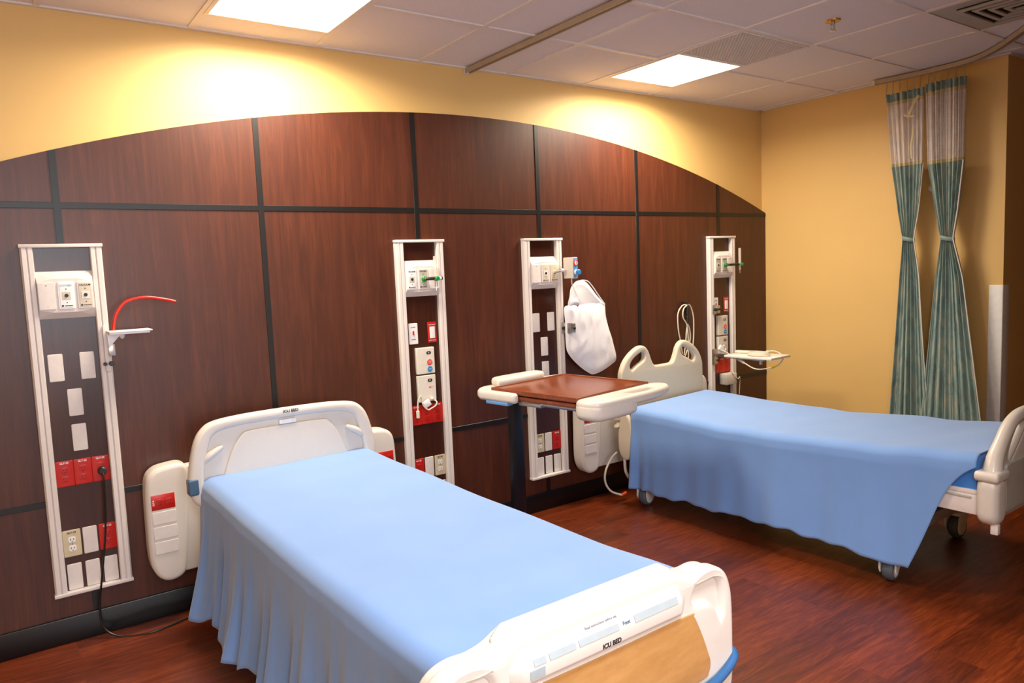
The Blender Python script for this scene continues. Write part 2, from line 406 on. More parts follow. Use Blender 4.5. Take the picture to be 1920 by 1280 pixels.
# perforated return grille
t = thing('return_grille', 'square perforated metal air grille in the ceiling next to the right light', 'vent', (1.604, -1.018, H))
a, b = 0.295, 0.215
FL = lambda z: Matrix.Translation((0, 0, z)) @ Matrix.Rotation(-PI/2, 4, 'X')
MB().box(-a, a, -b, b, -0.002, 0.0).build('backing', 'dark', t, smooth=False)
MB().plate([[(-a-.005, -b-.005), (a+.005, -b-.005), (a+.005, b+.005), (-a-.005, b+.005)], [(-a+.008, -b+.008), (a-.008, -b+.008), (a-.008, b-.008), (-a+.008, b-.008)]], -0.004, 0.004, 0.001, mat=FL(-0.006)).build('frame', 'tbar', t)
g = MB(); st = 0.0235
nx = int(2*(a+b)/st)
for i in range(-nx, nx):
    c = i*st
    for sgn in (1, -1):
        # line y = sgn*x + c clipped to the opening
        xs = sorted([-a, a, max(-a, min(a, (-b-c)*sgn)), max(-a, min(a, (b-c)*sgn))])
        x0, x1 = xs[1], xs[2]
        if x1-x0 > 0.004 and abs(sgn*(x0+x1)/2+c) < b:
            L = (x1-x0)*math.sqrt(2); mt = Matrix.Translation(((x0+x1)/2, sgn*(x0+x1)/2+c, -0.0055)) @ Matrix.Rotation(sgn*PI/4, 4, 'Z')
            g.box(-L/2, L/2, -0.0026, 0.0026, -0.002, 0.002, mat=mt)
g.build('lattice', 'tbar', t, smooth=False)

# louvred supply diffuser in the far corner
t = thing('supply_diffuser', 'louvred square air diffuser in the dim right corner of the ceiling', 'vent', (2.214, -2.170, H))
MB().box(-0.29, 0.29, -0.29, 0.29, -0.003, 0.0).build('panel', 'grey', t, smooth=False)
MB().box(-0.2, 0.2, -0.2, 0.2, -0.006, -0.003).build('backing', 'dark', t, smooth=False)
for k, s_ in enumerate((0.2, 0.15, 0.10, 0.05)):
    MB().plate([[(-s_, -s_), (s_, -s_), (s_, s_), (-s_, s_)], [(-s_+.022, -s_+.022), (s_-.022, -s_+.022), (s_-.022, s_-.022), (-s_+.022, s_-.022)]], -0.006, 0.006, 0.003, mat=FL(-0.014)).build('louvre', 'grey', t)

# sprinkler
t = thing('fire_sprinkler', 'small brass fire sprinkler head hanging from a ceiling tile', 'sprinkler', (1.604, -1.562, H))
MB().lathe([(0.038, 0.0), (0.036, -0.006), (0.014, -0.009)]).build('escutcheon', 'brass', t)
g = MB(); g.cyl((0, 0, -0.002), (0, 0, -0.022), 0.010)
for s_ in (1, -1): g.tube([(0.008*s_, 0, -0.02), (0.016*s_, 0, -0.03), (0.012*s_, 0, -0.045), (0.0, 0, -0.052)], 0.0025, 6, 3)
g.cyl((0, 0, -0.02), (0, 0, -0.05), 0.002, 8).lathe([(0.017, -0.052), (0.017, -0.055), (0.004, -0.056)])
g.build('head', 'steel', t)

# curtain tracks
def track(pts, label, name='curtain_track'):
    t = thing(name, label, 'curtain track', (0, 0, 0))
    P = catmull(pts, 8) if len(pts) > 2 else [Vector(p) for p in pts]
    n = len(P)
    def prof(off, z0, z1, w_):
        g = MB(); b = bmesh.new(); rings = []
        for i in range(n):
            d = (P[min(i+1, n-1)]-P[max(i-1, 0)]).normalized(); s_ = Vector((d.y, -d.x, 0))
            c = P[i]+s_*off
            rings.append([b.verts.new(c+s_*a_+Vector((0, 0, z_))) for a_, z_ in ((-w_, z0), (w_, z0), (w_, z1), (-w_, z1))])
        for A, B in zip(rings, rings[1:]):
            for k in range(4): b.faces.new((A[k], A[(k+1) % 4], B[(k+1) % 4], B[k]))
        b.faces.new(rings[0]); b.faces.new(rings[-1][::-1]); bmesh.ops.recalc_face_normals(b, faces=b.faces)
        g.take(b); return g
    prof(0, -0.004, 0.0, 0.018).build('web', 'tbar_tan', t, smooth=False)
    prof(0.014, -0.026, -0.004, 0.004).build('lip', 'tbar_tan', t, smooth=False)
    prof(-0.014, -0.026, -0.004, 0.004).build('lip', 'tbar_tan', t, smooth=False)
    MB().box(-0.02, 0.02, -0.006, 0.006, -0.028, 0.0).xf(Matrix.Translation(P[0])).build('end_cap', 'tbar', t, smooth=False)
    return t
HT = H-0.0095
track([(0.398, YW-0.012, HT), (0.398, -3.6, HT)], 'straight beige curtain track on the ceiling between the two beds')
track([(3.08, -0.98, HT), (3.10, -1.2, HT), (3.10, -1.45, HT), (3.06, -1.62, HT), (2.94, -1.78, HT), (2.72, -1.98, HT), (2.45, -2.2, HT), (2.1, -2.5, HT)], 'curved beige curtain track in the right corner of the ceiling')

# ------------------------------------------------------------------ headwall columns
def outlet_face(parent, x, z, mat_face, scale=1.0, horiz=False, y=-0.0115):
    g = MB(); dk = MB()
    for s_ in (1, -1):
        c = (x, z+s_*0.0195) if not horiz else (x+s_*0.0195, z)
        g.plate([rrect(c[0]-.0145, c[0]+.0145, c[1]-.0135, c[1]+.0135, .008)], y-0.0018, y, 0.0006)
        for dx, h_ in ((-.006, .0085), (.006, .0065)): dk.box(c[0]+dx-.0014, c[0]+dx+.0014, y-.0022, y-.0015, c[1]-h_/2+.002, c[1]+h_/2+.002)
        dk.cyl((c[0], y-.0015, c[1]-.0085), (c[0], y-.0022, c[1]-.0085), 0.0024, 8)
    dk.cyl((x, y-.0006, z), (x, y-.0014, z), 0.0022, 8)
    g.build('socket_face', mat_face, parent); dk.build('slots', 'ink', parent, smooth=False)
def plate_(par, name, x, z0, mat, w=0.0565, h=0.12, y=-0.004, d=0.006, r=0.005, **tags):
    return MB().plate([rrect(x-w/2, x+w/2, z0, z0+h, r, 3)], y-d, y, 0.0025, 2).build(name, mat, par, **tags)
def column(cx, label, kind):
    t = thing('headwall_column', label, 'headwall', (cx, 0, 0.222), 0, 'white service columns on the panelled wall')
    Z = -0.222
    def B(g, name, mat, par=t, **k): return g.xf(Matrix.Translation((0, 0, Z))).build(name, mat, par, **k)
    B(MB().box(-.11, .11, -.0062, 0, .236, 1.752), 'back_panel', 'wood_dark', smooth=False)
    for s_ in (-1, 1):
        g = MB(); g.plate([[(0, 0)]*0 or [(s_*.1525, -.0), (s_*.1525, -.024), (s_*.146, -.034), (s_*.131, -.034), (s_*.127, -.028), (s_*.1235, -.034), (s_*.109, -.034), (s_*.1055, -.028), (s_*.1055, 0)][::s_]], 0.236, 1.752, 0.0,
                mat=Matrix(((1, 0, 0, 0), (0, 0, 1, 0), (0, 1, 0, 0), (0, 0, 0, 1))))
        bmesh.ops.recalc_face_normals(g.bm, faces=g.bm.faces)
        B(g, 'rail', 'rail', angle=25)
    B(MB().box(-.156, .156, -.038, 0, 1.752, 1.767, .002), 'top_cap', 'rail')
    B(MB().box(-.156, .156, -.038, 0, .222, .237, .002), 'bottom_cap', 'rail')
    # bevelled gas console
    b = bmesh.new()
    o = [(-.106, 1.447), (.106, 1.447), (.106, 1.650), (-.106, 1.650)]; i_ = [(-.104, 1.486), (-.048, 1.474), (.048, 1.474), (.104, 1.486), (.104, 1.604), (.048, 1.618), (-.048, 1.618), (-.104, 1.604)]
    def ring(pts, y): return [b.verts.new((x, y, z)) for x, z in pts]
    r0 = ring(o, -.004); r1 = ring(o, -.014); r2 = ring(i_, -.042); 
    for k in range(4): b.faces.new((r0[k], r0[(k+1) % 4], r1[(k+1) % 4], r1[k]))
    for F_ in ((r1[0], r1[1], r2[2], r2[1]), (r1[0], r2[1], r2[0]), (r1[1], r2[3], r2[2]), (r1[1], r1[2], r2[4], r2[3]), (r1[2], r2[5], r2[4]), (r1[2], r1[3], r2[6], r2[5]), (r1[3], r2[7], r2[6]), (r1[3], r1[0], r2[0], r2[7])): b.faces.new(F_)
    b.faces.new(r2); b.faces.new(r0[::-1]); bmesh.ops.recalc_face_normals(b, faces=b.faces)
    g = MB(); g.take(b); con = B(g, 'gas_console', 'rail', smooth=False)
    def gp(dx, mat, face=None, title=None, ink='ink'):
        p = B(MB().plate([rrect(dx-.031, dx+.031, 1.487, 1.603, .004, 3)], -.047, -.042, .0015), 'gas_outlet_plate' if face else 'blank_plate', mat, con)
        q = p
        if face:
            B(MB().plate([rrect(dx-.024, dx+.024, 1.494, 1.597, .002, 2)], -.0485, -.047, .0005), 'inner_plate', face, q)
            B(MB().box(dx-.016, dx+.016, -.050, -.0485, 1.528, 1.561, .0005, 1), 'socket', 'tan' if face != 'tan' else 'plate', q)
            g_ = MB()
            g_.cyl((dx, -.050, 1.545), (dx, -.0525, 1.545), .0075).cyl((dx, -.0485, 1.573), (dx, -.0495, 1.573), .0025, 8).cyl((dx, -.0485, 1.515), (dx, -.0495, 1.515), .0025, 8)
            B(g_, 'screws', 'ink', q)
            if title: text(title, .0105, ink, q, (dx, -.0488, 1.588+Z), bold=.0002)
            g_ = MB(); g_.cyl((dx-.017, -.0485, 1.501), (dx-.017, -.0493, 1.501), .0042, 12).box(dx-.010, dx+.020, -.0492, -.0485, 1.4995, 1.5025)
            B(g_, 'maker_mark', 'ink', q, smooth=False)
        else:
            B(MB().cyl((dx, -.047, 1.59), (dx, -.0476, 1.59), .003, 8).cyl((dx, -.047, 1.50), (dx, -.0476, 1.50), .0015, 8), 'screws', 'inkgrey', q)
    lay = {'a': [('plate', None, None), ('white', 'white', 'OXYGEN'), ('plate', 'tan', 'VACUUM')],
           'b': [('white', 'white', 'VACUUM'), ('plate', 'grey', 'OXYGEN'), ('plate', None, None)],
           'c': [('plate', None, None), ('plate', 'tan', ''), ('plate', 'beige', '')],
           'd': [('plate', 'grey', 'VACUUM'), ('plate', 'grey', 'OXYGEN'), ('plate', None, None)]}[kind]
    for dx, (a_, f_, s_) in zip((-.072, 0, .072), lay): gp(dx, a_, f_, s_, 'teal' if (kind == 'a' and s_ == 'OXYGEN') else 'ink')
    def P(name, x, z0, mat, **k):
        return MB().plate([rrect(x-k.get('w', .0565)/2, x+k.get('w', .0565)/2, z0+Z, z0+Z+k.get('h', .12), .005, 3)], -.0115, -.0062, .0018, 2).build(name, mat, t)
    # upper plates
    if kind in 'ac':
        P('blank_plate', -.063, 1.173, 'plate'); P('blank_plate', .057, 1.173, 'plate')
        P('blank_plate', -.003, 1.015, 'plate'); P('blank_plate', .000, .858, 'plate')
    else:
        p = P('switch_plate', -.062, 1.176, 'white')
        MB().box(-.064-.004, -.064+.004, -.019, -.0115, 1.228+Z, 1.252+Z, .001, 1).build('toggle', 'red', p)
        text('NURSE', .009, 'ink', p, (-.062, -.0119, 1.272+Z)); text('MODULE', .007, 'ink', p, (-.062, -.0119, 1.203+Z))
        p = P('light_switch_plate', .060, 1.176, 'red')
        MB().plate([rrect(.060-.017, .060+.017, 1.201+Z, 1.268+Z, .002, 2)], -.0145, -.0115, .001).build('rocker', 'white', p)
        text('EXAM LIGHT', .0075, 'white', p, (.060, -.0119, 1.279+Z)); text('ROOM LIGHT', .0075, 'white', p, (.060, -.0119, 1.189+Z))
        def cbox(z0, z1):
            q = MB().plate([rrect(-.058, .058, z0+Z, z1+Z, .004, 3)], -.028, -.004, .004).build('call_station', 'cream', t)
            MB().plate([rrect(.005, .035, z1-.040+Z, z1-.022+Z, .009, 5)], -.0292, -.028, .0004).build('speaker_badge', 'ink', q)
            text('01', .012, 'white', q, (.020, -.0294, z1-.031+Z))
            return q
        q = cbox(1.000, 1.152)
        MB().cyl((.024, -.028, 1.066+Z), (.024, -.0305, 1.066+Z), .017, 24, .001).build('button', 'redtube', q, label='round red call button')
        MB().cyl((.024, -.028, 1.026+Z), (.024, -.0305, 1.026+Z), .017, 24, .001).build('button', 'blue', q, label='round blue button')
        text('CODE', .008, 'white', q, (.024, -.0308, 1.071+Z)); text('BLUE', .008, 'white', q, (.024, -.0308, 1.061+Z)); text('STAFF', .007, 'white', q, (.024, -.0308, 1.026+Z))
        q = cbox(.838, .992)
        MB().plate([[(.010, .920+Z), (.018, .927+Z), (.022, .922+Z), (.040, .922+Z), (.022, .919+Z), (.014, .917+Z)]], -.0288, -.028, 0).build('badge', 'redtube', q, smooth=False)
    if 1:
        for i, x in enumerate((-.070, 0, .070)):
            p = P('outlet_plate', x, .706, 'red', w=.069, h=.115)
            if kind != 'c': text('GLT-2'+('222' if kind == 'a' else '444')[i], .011, 'white', p, (x, -.0119, .811+Z), bold=.0003)
            outlet_face(p, x, .760+Z, 'red')
    seq = [('beige', 'GLT-24'), ('plate', None), ('red', 'GLT-22')]
    xs_ = (-.069, .002, .072)
    if kind in 'bd': seq = seq[::-1]; xs_ = (-.072, -.002, .069)
    for x, (c_, s_) in zip(xs_, seq):
        if s_ is None: P('blank_plate', x, .389, 'plate'); continue
        p = P('outlet_plate', x, .389, c_, w=.070, h=.120)
        text(s_, .011, 'white' if c_ == 'red' else 'ink', p, (x, -.0119, .497+Z), bold=.0003)
        outlet_face(p, x, .446+Z, 'white' if c_ == 'beige' else 'red')
    for x in (-.070, .001, .072): P('blank_plate', x, .236+.002, 'plate', h=.117)
    return t
CX = [-1.747, -0.004, 0.878, 2.628]
column(CX[0], 'white service column left of the near bed, with a black cord plugged in low', 'a')
column(CX[1], 'white service column right of the near bed, with green-knobbed flowmeter', 'b')
column(CX[2], 'white service column behind the overbed table, next to the white plastic bag', 'c')
column(CX[3], 'white service column by the right corner, with the shelf arm clamped to it', 'd')

# ------------------------------------------------------------------ things on the columns
def flowmeter(cx, dx, label):
    t = thing('flowmeter', label, 'flowmeter', (cx, -0.047, 1.545), 0, 'oxygen flowmeters on the wall outlets')
    MB().cyl((0, -.003, 0), (0, -.026, 0), .015, 20, .003).build('coupling', 'green', t)
    MB().cyl((0, -.026, 0), (0, -.040, 0), .009, 16, .002).build('nut', 'brass', t)
    MB().tube([(0, -.036, 0), (.012, -.048, 0), (dx-.006, -.056, 0)], .009, 12, 4).build('connector', 'dark', t)
    MB().cyl((dx, -.056, -.012), (dx, -.056, .125), .0105, 18, .003).build('flow_tube', 'clear', t)
    MB().cyl((dx, -.056, -.012), (dx, -.056, .012), .0125, 16, .002).cyl((dx, -.056, -.045), (dx, -.056, -.012), .008, 12, .002).cyl((dx, -.056, -.068), (dx, -.056, -.045), .003, 8).build('body', 'steel', t)
    MB().cyl((dx, -.066, 0), (dx, -.084, 0), .0125, 18, .003).build('knob', 'green', t)
    g = MB(); g.cyl((dx+.010, -.056, 0), (dx+.034, -.056, 0), .010, 16, .001); g.build('outlet', 'white', t)
    MB().cyl((dx+.034, -.056, 0), (dx+.040, -.056, 0), .0105, 16).build('outlet_rim', 'dark', t)
flowmeter(CX[1], .050, 'clear flowmeter with green knobs on the column right of the near bed')
flowmeter(CX[3], .115, 'clear flowmeter with green knobs on the column by the right corner')

# vacuum regulator on the third column
t = thing('vacuum_regulator', 'cream vacuum regulator box with round gauge and blue knob', 'regulator', (1.031, -0.11, 1.572))
MB().box(-.021, .021, -.048, .048, -.067, .067, .005).build('housing', 'cream', t)
MB().plate([rrect(-.017, .018, -.062, .062, .004, 3)], -.050, -.048, .0008).build('face_label', 'lightblue', t)
MB().cyl((0, -.050, .030), (0, -.056, .030), .0185, 24, .002).build('gauge', 'redtube', t)
MB().cyl((0, -.056, .030), (0, -.0575, .030), .012, 20).build('dial', 'white', t)
MB().box(-.001, .001, -.0585, -.0575, .022, .040).build('needle', 'ink', t, smooth=False)
MB().cyl((0, -.050, -.028), (0, -.068, -.028), .016, 20, .002).build('knob_collar', 'white', t)
MB().cyl((0, -.068, -.028), (0, -.088, -.028), .0165, 20, .003).build('knob', 'blue', t)
MB().cyl((-.021, .020, -.012), (-.040, .020, -.012), .006, 12).cyl((-.040, .020, -.012), (-.060, .022, -.012), .011, 14, .003).build('coupling', 'white', t)
MB().tube([(-.055, .022, -.012), (-.075, .035, -.018), (-.083, .062, -.025)], .008, 10, 4).build('elbow', 'steel', t)
tb = thing('suction_tube', 'thin clear tube hanging from the regulator into the white bag', 'tube', (1.025, -0.125, 1.505))
MB().tube([(0, 0, 0), (0, -.002, -.035), (.012, -.01, -.075), (.03, -.016, -.12)], .0045, 8, 6).build('tube', 'clear', tb)

# white plastic bag hanging on the column's clamp
bag_out = [(0.968, 1.352), (0.990, 1.395), (1.005, 1.446), (1.050, 1.485), (1.100, 1.492), (1.149, 1.473), (1.226, 1.390), (1.292, 1.318), (1.307, 1.200), (1.349, 1.080), (1.378, 0.956), (1.333, 0.913), (1.185, 0.864), (1.115, 0.887), (1.028, 0.950), (0.962, 1.018), (0.940, 1.080), (0.945, 1.228), (0.95, 1.33)]
t = thing('plastic_bag', 'crumpled white plastic bag hanging beside the third column', 'bag', (1.162, -0.072, 0.860))
def bagmesh(outline, depth, ymid, seed, crk):
    """a closed pillow: outline pinched at the rim, folds running from the neck to the base"""
    O = smooth2(outline, 5); cx = sum(p[0] for p in O)/len(O); cz = sum(p[1] for p in O)/len(O)
    g = MB(); b = bmesh.new(); N = len(O); K = 14
    for side in (-1, 1):
        rings = []
        for k in range(K+1):
            f = k/K; ring = []
            for (x, z) in O:
                X = cx+(x-cx)*f; Zz = cz+(z-cz)*f
                h = math.sqrt(max(0, 1-f**2.6))
                rd = (1-abs(noise.noise(Vector((X*9+Zz*1.5, Zz*1.8, seed))))*4.2)*0.5+(1-abs(noise.noise(Vector((X*20-Zz*6, Zz*5+X*6, seed+3))))*4)*0.16
                y = ymid+side*depth*h*(1+crk*rd)+0.012*noise.noise(Vector((X*6, Zz*5, seed+9)))
                ring.append(b.verts.new((X-1.10, y, Zz-0.865)))
            rings.append(ring)
        for A, C in zip(rings[1:], rings[2:]):
            for i in range(N): b.faces.new((A[i], A[(i+1) % N], C[(i+1) % N], C[i]) if side < 0 else (C[i], C[(i+1) % N], A[(i+1) % N], A[i]))
        b.faces.new(rings[1] if side > 0 else rings[1][::-1])
    bmesh.ops.remove_doubles(b, verts=b.verts, dist=1e-5); bmesh.ops.recalc_face_normals(b, faces=b.faces)
    g.take(b); return g
body = [(0.943, 1.325), (1.0, 1.332), (1.10, 1.335), (1.20, 1.338), (1.288, 1.338), (1.300, 1.24), (1.318, 1.16), (1.349, 1.080), (1.378, 0.956), (1.333, 0.913), (1.185, 0.864), (1.115, 0.887), (1.028, 0.950), (0.962, 1.018), (0.940, 1.080), (0.940, 1.228)]
bagmesh(body, .028, 0.0, 2.0, 0.55).build('bag_body', 'bag', t)
fl = [(0.985, 1.325), (0.995, 1.39), (1.008, 1.446), (1.050, 1.485), (1.100, 1.492), (1.149, 1.473), (1.226, 1.390), (1.285, 1.325), (1.20, 1.30), (1.08, 1.30)]
bagmesh(fl, .014, 0.012, 5.0, 0.5).build('bag_flap', 'bag', t)
kn = MB(); kn.tube([(-.155, -.05, .475), (-.135, -.055, .495), (-.105, -.05, .49), (-.085, -.045, .47)], .018, 10, 5, taper=lambda u: .5+.9*math.sin(PI*u)); kn.build('bag_knot', 'bag', t)
MB().tube([(-.097, -.056, .462), (-.092, -.06, .487), (-.088, -.056, .505)], .005, 8, 4).build('red_tie', 'redtube', t)
MB().tube([(-.105, -.012, .54), (-.085, -.014, .595), (-.045, -.014, .622), (0.0, -.014, .628), (.050, -.014, .608), (.125, -.010, .525), (.185, -.006, .460)], .0035, 8, 6).build('bag_hem', 'bag', t)

def clamp(loc, label, e=0.0, cat='clamp'):
    t = thing('rail_clamp', label, cat, loc)
    MB().box(-.006, .030, -.012, .0, -.036, .036, .002).build('block', 'steel', t)
    q_ = .012 if e else 0
    g = MB().box(.030-q_, .062-q_, -.020-e, -.006-e, -.030, .030, .003)
    if e: g.box(.006, .020, -.020-e, -.004, -.034, .034, .002)
    g.build('jaw', 'steel', t)
    MB().cyl((-.002 if e else .008, -.012, 0), (-.002 if e else .008, -.034, 0), .012, 10, .002).build('knob', 'dark', t)
    MB().cyl((.046-q_, -.020-e, 0), (.046-q_, -.032-e, 0), .009, 12, .002).build('knob', 'dark', t)
    return t
clamp((CX[2]+.128, -.036, 1.185), 'metal clamp with two black knobs on the rail beside the white bag', .058)
clamp((CX[3]-.128, -.036, 1.208), 'metal clamp with two black knobs on the left rail of the corner column')

# little tray bracket and red tube on the first column
t = thing('tray_bracket', 'small white tray on a bracket clipped to the leftmost column', 'bracket', (-1.610, -0.036, 1.30))
MB().box(-.014, .006, -.020, 0, -.10, .105, .003).build('mounting_bar', 'plate', t)
g = MB(); g.plate([[(-.004, .072), (.10, .068), (.045, .056), (.0, .006)]], -.060, -.052, .002).plate([[(-.004, .072), (.10, .068), (.045, .056), (.0, .006)]], -.026, -.018, .002)
g.build('gusset', 'white', t)
g = MB().box(-.002, .160, -.125, -.018, .066, .076, .003).box(-.002, .170, -.130, -.014, .075, .081, .002)
g.build('tray', 'white', t)
MB().box(.0, .028, -.034, -.020, -.03, .022, .002).build('clip', 'steel', t)
MB().cyl((.052, -.045, .045), (.062, -.045, .062), .010, 12, .002).build('peg', 'cream', t)
MB().cyl((-.016, -.020, -.065), (-.016, -.032, -.065), .008, 12, .002).cyl((.008, -.020, -.065), (.008, -.034, -.065), .011, 12, .002).build('knob', 'dark', t)
t = thing('rubber_tube', 'red rubber tube arching up from the small white tray', 'tube', (-1.590, -0.12, 1.385))
MB().tube([(0, 0, 0), (.006, 0, .036), (.020, 0, .075), (.056, 0, .118), (.104, 0, .134), (.158, 0, .135), (.225, 0, .121), (.262, 0, .110)], .0068, 12, 6).build('tube', 'redtube', t)

# black power cord
t = thing('power_cord', 'black power cord plugged into the leftmost column and trailing to the floor', 'cord', (-1.675, -0.016, 0.768))
MB().cyl((0, 0, -.012), (0, -.030, -.012), .018, 16, .005).build('plug', 'dark', t)
g = MB(); g.tube([(0, -.026, -.02), (0, -.036, -.05), (-.005, -.034, -.20), (-.018, -.03, -.33), (-.045, -.034, -.50), (-.062, -.03, -.62), (-.055, -.045, -.72), (.01, -.09, -.765), (.14, -.14, -.762), (.30, -.09, -.762), (.45, -.055, -.762), (.60, -.05, -.762), (.9, -.07, -.762)], .0045, 8, 6)
g.build('flex', 'blackcord', t)

# call cord on column two
t = thing('call_cord', 'white call cord with a plug looped on the column right of the near bed', 'cord', (CX[1], -0.03, 0.845))
MB().cyl((.030, 0, .005), (.010, -.028, .015), .010, 12, .003).build('plug', 'cable', t)
MB().tube([(.030, -.004, .002), (.045, -.018, -.01), (.035, -.024, -.03), (.0, -.026, -.045), (-.018, -.026, -.048), (-.045, -.022, -.02), (-.052, -.02, .02), (-.060, -.022, .035), (-.078, -.024, .01), (-.083, -.024, -.05)], .0042, 8, 6).build('flex', 'cable', t)
MB().cyl((-.083, -.024, -.045), (-.083, -.024, -.090), .010, 12, .004).build('connector', 'cable', t)
MB().box(-.022, .022, -.006, .006, -.020, .020, .003).xf(Matrix.Translation((-.020, -.022, -.012)) @ Matrix.Rotation(-.45, 4, 'Y')).build('clip', 'white', t)

# ------------------------------------------------------------------ shelf arm by the right corner
sx, sy, sz = CX[3]-.131, -0.036, 0.86
t = thing('bracket_shelf', 'cream laptop shelf on a hinged arm clamped to the corner column', 'shelf', (sx, sy, sz))
MB().box(-.016, .020, -.018, 0, -.075, .045, .003).box(-.020, .024, -.022, -.016, -.070, -.020, .002).box(-.020, .024, -.022, -.016, -.008, .038, .002).build('hinge', 'steel', t)
g = MB()
v0, v1 = Vector((0.0, -.03, .0)), Vector((-.02, -.47, .0))
d = (v1-v0); L = d.length; ang = math.atan2(d.y, d.x)
g.box(0, L, -.011, .011, -.014, .014, .003).xf(Matrix.Translation(v0) @ Matrix.Rotation(ang, 4, 'Z')); g.build('arm', 'steel', t)
MB().cyl((-.018, -.44, -.040), (-.018, -.44, .02), .012, 14, .002).build('pivot', 'steel', t)
g = MB(); g.box(-.125, .125, -.19, .19, .020, .036, .003).xf(Matrix.Translation((-.060, -.44, 0)) @ Matrix.Rotation(math.radians(4), 4, 'Z')); 
SH = g.build('shelf_board', 'cream', t)
MB().cyl((.03, -.022, -.045), (.03, -.034, -.045), .009, 12, .002).build('knob', 'dark', t)
# hand control and coiled cable on the shelf
zsh = sz+.0365
t = thing('hand_control', 'flat cream hand control lying on the shelf by the corner', 'remote', (2.475, -.405, zsh))
MB().box(-.022, .022, -.125, .125, 0, .020, .008, 3).xf(Matrix.Rotation(math.radians(12), 4, 'Z')).build('body', 'cream', t)
t = thing('coiled_cable', 'white cable coiled on the shelf and drooping below it', 'cable', (2.40, -.52, zsh))
g = MB(); pts = []
for i in range(46):
    a_ = i*0.55; pts.append((.060*math.cos(a_)*(1-.004*i), .085*math.sin(a_)*(1-.003*i), .005+i*.00055))
g.tube(pts, .0038, 8, 2)
pe = Vector(pts[-1])
def cw(x, y, z): return (x-2.40, y+.52, z-zsh)
g.tube([pe, (.07, -.09, .030), cw(2.49, -.655, .893), cw(2.465, -.66, .862), cw(2.393, -.66, .832), cw(2.243, -.62, .826), cw(2.325, -.45, .848), cw(2.40, -.30, .872), cw(2.450, -.20, .893), cw(2.47, -.14, .905)], .0040, 8, 6)
g.build('flex', 'cable', t)
MB().cyl(cw(2.325, -.45, .848), cw(2.375, -.35, .866), .009, 12, .002).build('ferrule', 'cable', t)
MB().cyl(cw(2.345, -.655, .826), cw(2.385, -.66, .830), .007, 10).build('tag', 'yellow', t)
MB().box(-.026, .026, -.008, .008, -.020, .020, .003).xf(Matrix.Translation(cw(2.475, -.13, .915)) @ Matrix.Rotation(.6, 4, 'Y')).build('clip', 'white', t)
MB().tube([cw(2.48, -.13, .925), cw(2.505, -.14, .938), cw(2.515, -.14, .912), cw(2.49, -.15, .898)], .0040, 8, 5).build('loop', 'cable', t)
# small transformer box low on the column
t = thing('junction_box', 'small beige box with a thin white cord on the corner column', 'box', (CX[3]+.03, -0.020, 0.655))
MB().box(-.055, .065, -.060, .014, -.042, .042, .004).build('case', 'cream', t)
MB().cyl((.055, -.062, .0), (.075, -.075, 0), .012, 12, .003).build('gland', 'dark', t)
MB().tube([(-.03, -.04, .045), (-.01, -.055, .055), (.02, -.066, .035), (.05, -.08, -.002), (.075, -.08, .01), (.085, -.07, -.05), (.090, -.06, -.13)], .0032, 8, 6).build('flex', 'cable', t)

# cables hung on a hook behind the far bed
hx, hz = 2.205, 1.262
t = thing('hanging_cables', 'bundle of looped white cables with black plugs hung on the wood panelling', 'cable', (hx, -0.004, hz))
MB().box(-.012, .012, -.03, 0, -.012, .024, .003).cyl((0, -.012, 0), (0, -.045, .004), .005, 10).build('hook', 'dark', t)
MB().cyl((.0, -.035, -.015), (.0, -.035, -.075), .015, 12, .003).cyl((.002, -.035, -.08), (.002, -.035, -.135), .016, 12, .006).build('plug', 'dark', t)
for pts in ([(-.01, -.03, .002), (-.05, -.03, -.005), (-.095, -.03, -.06), (-.095, -.03, -.17), (-.075, -.03, -.26), (-.055, -.03, -.36)],
            [(.005, -.03, .0), (.04, -.03, -.01), (.072, -.03, -.09), (.074, -.03, -.21), (.06, -.03, -.33), (.045, -.03, -.42)],
            [(-.005, -.04, .0), (-.045, -.04, -.03), (-.052, -.04, -.09), (-.012, -.04, -.148), (.0, -.04, -.25), (.0, -.04, -.42)],
            [(.0, -.035, -.14), (-.012, -.035, -.20), (-.022, -.035, -.28), (-.04, -.035, -.37)],
            [(.004, -.035, -.14), (.026, -.035, -.20), (.022, -.035, -.28), (-.03, -.035, -.38)]):
    MB().tube(pts, .0048, 8, 6).build('flex', 'cable', t)

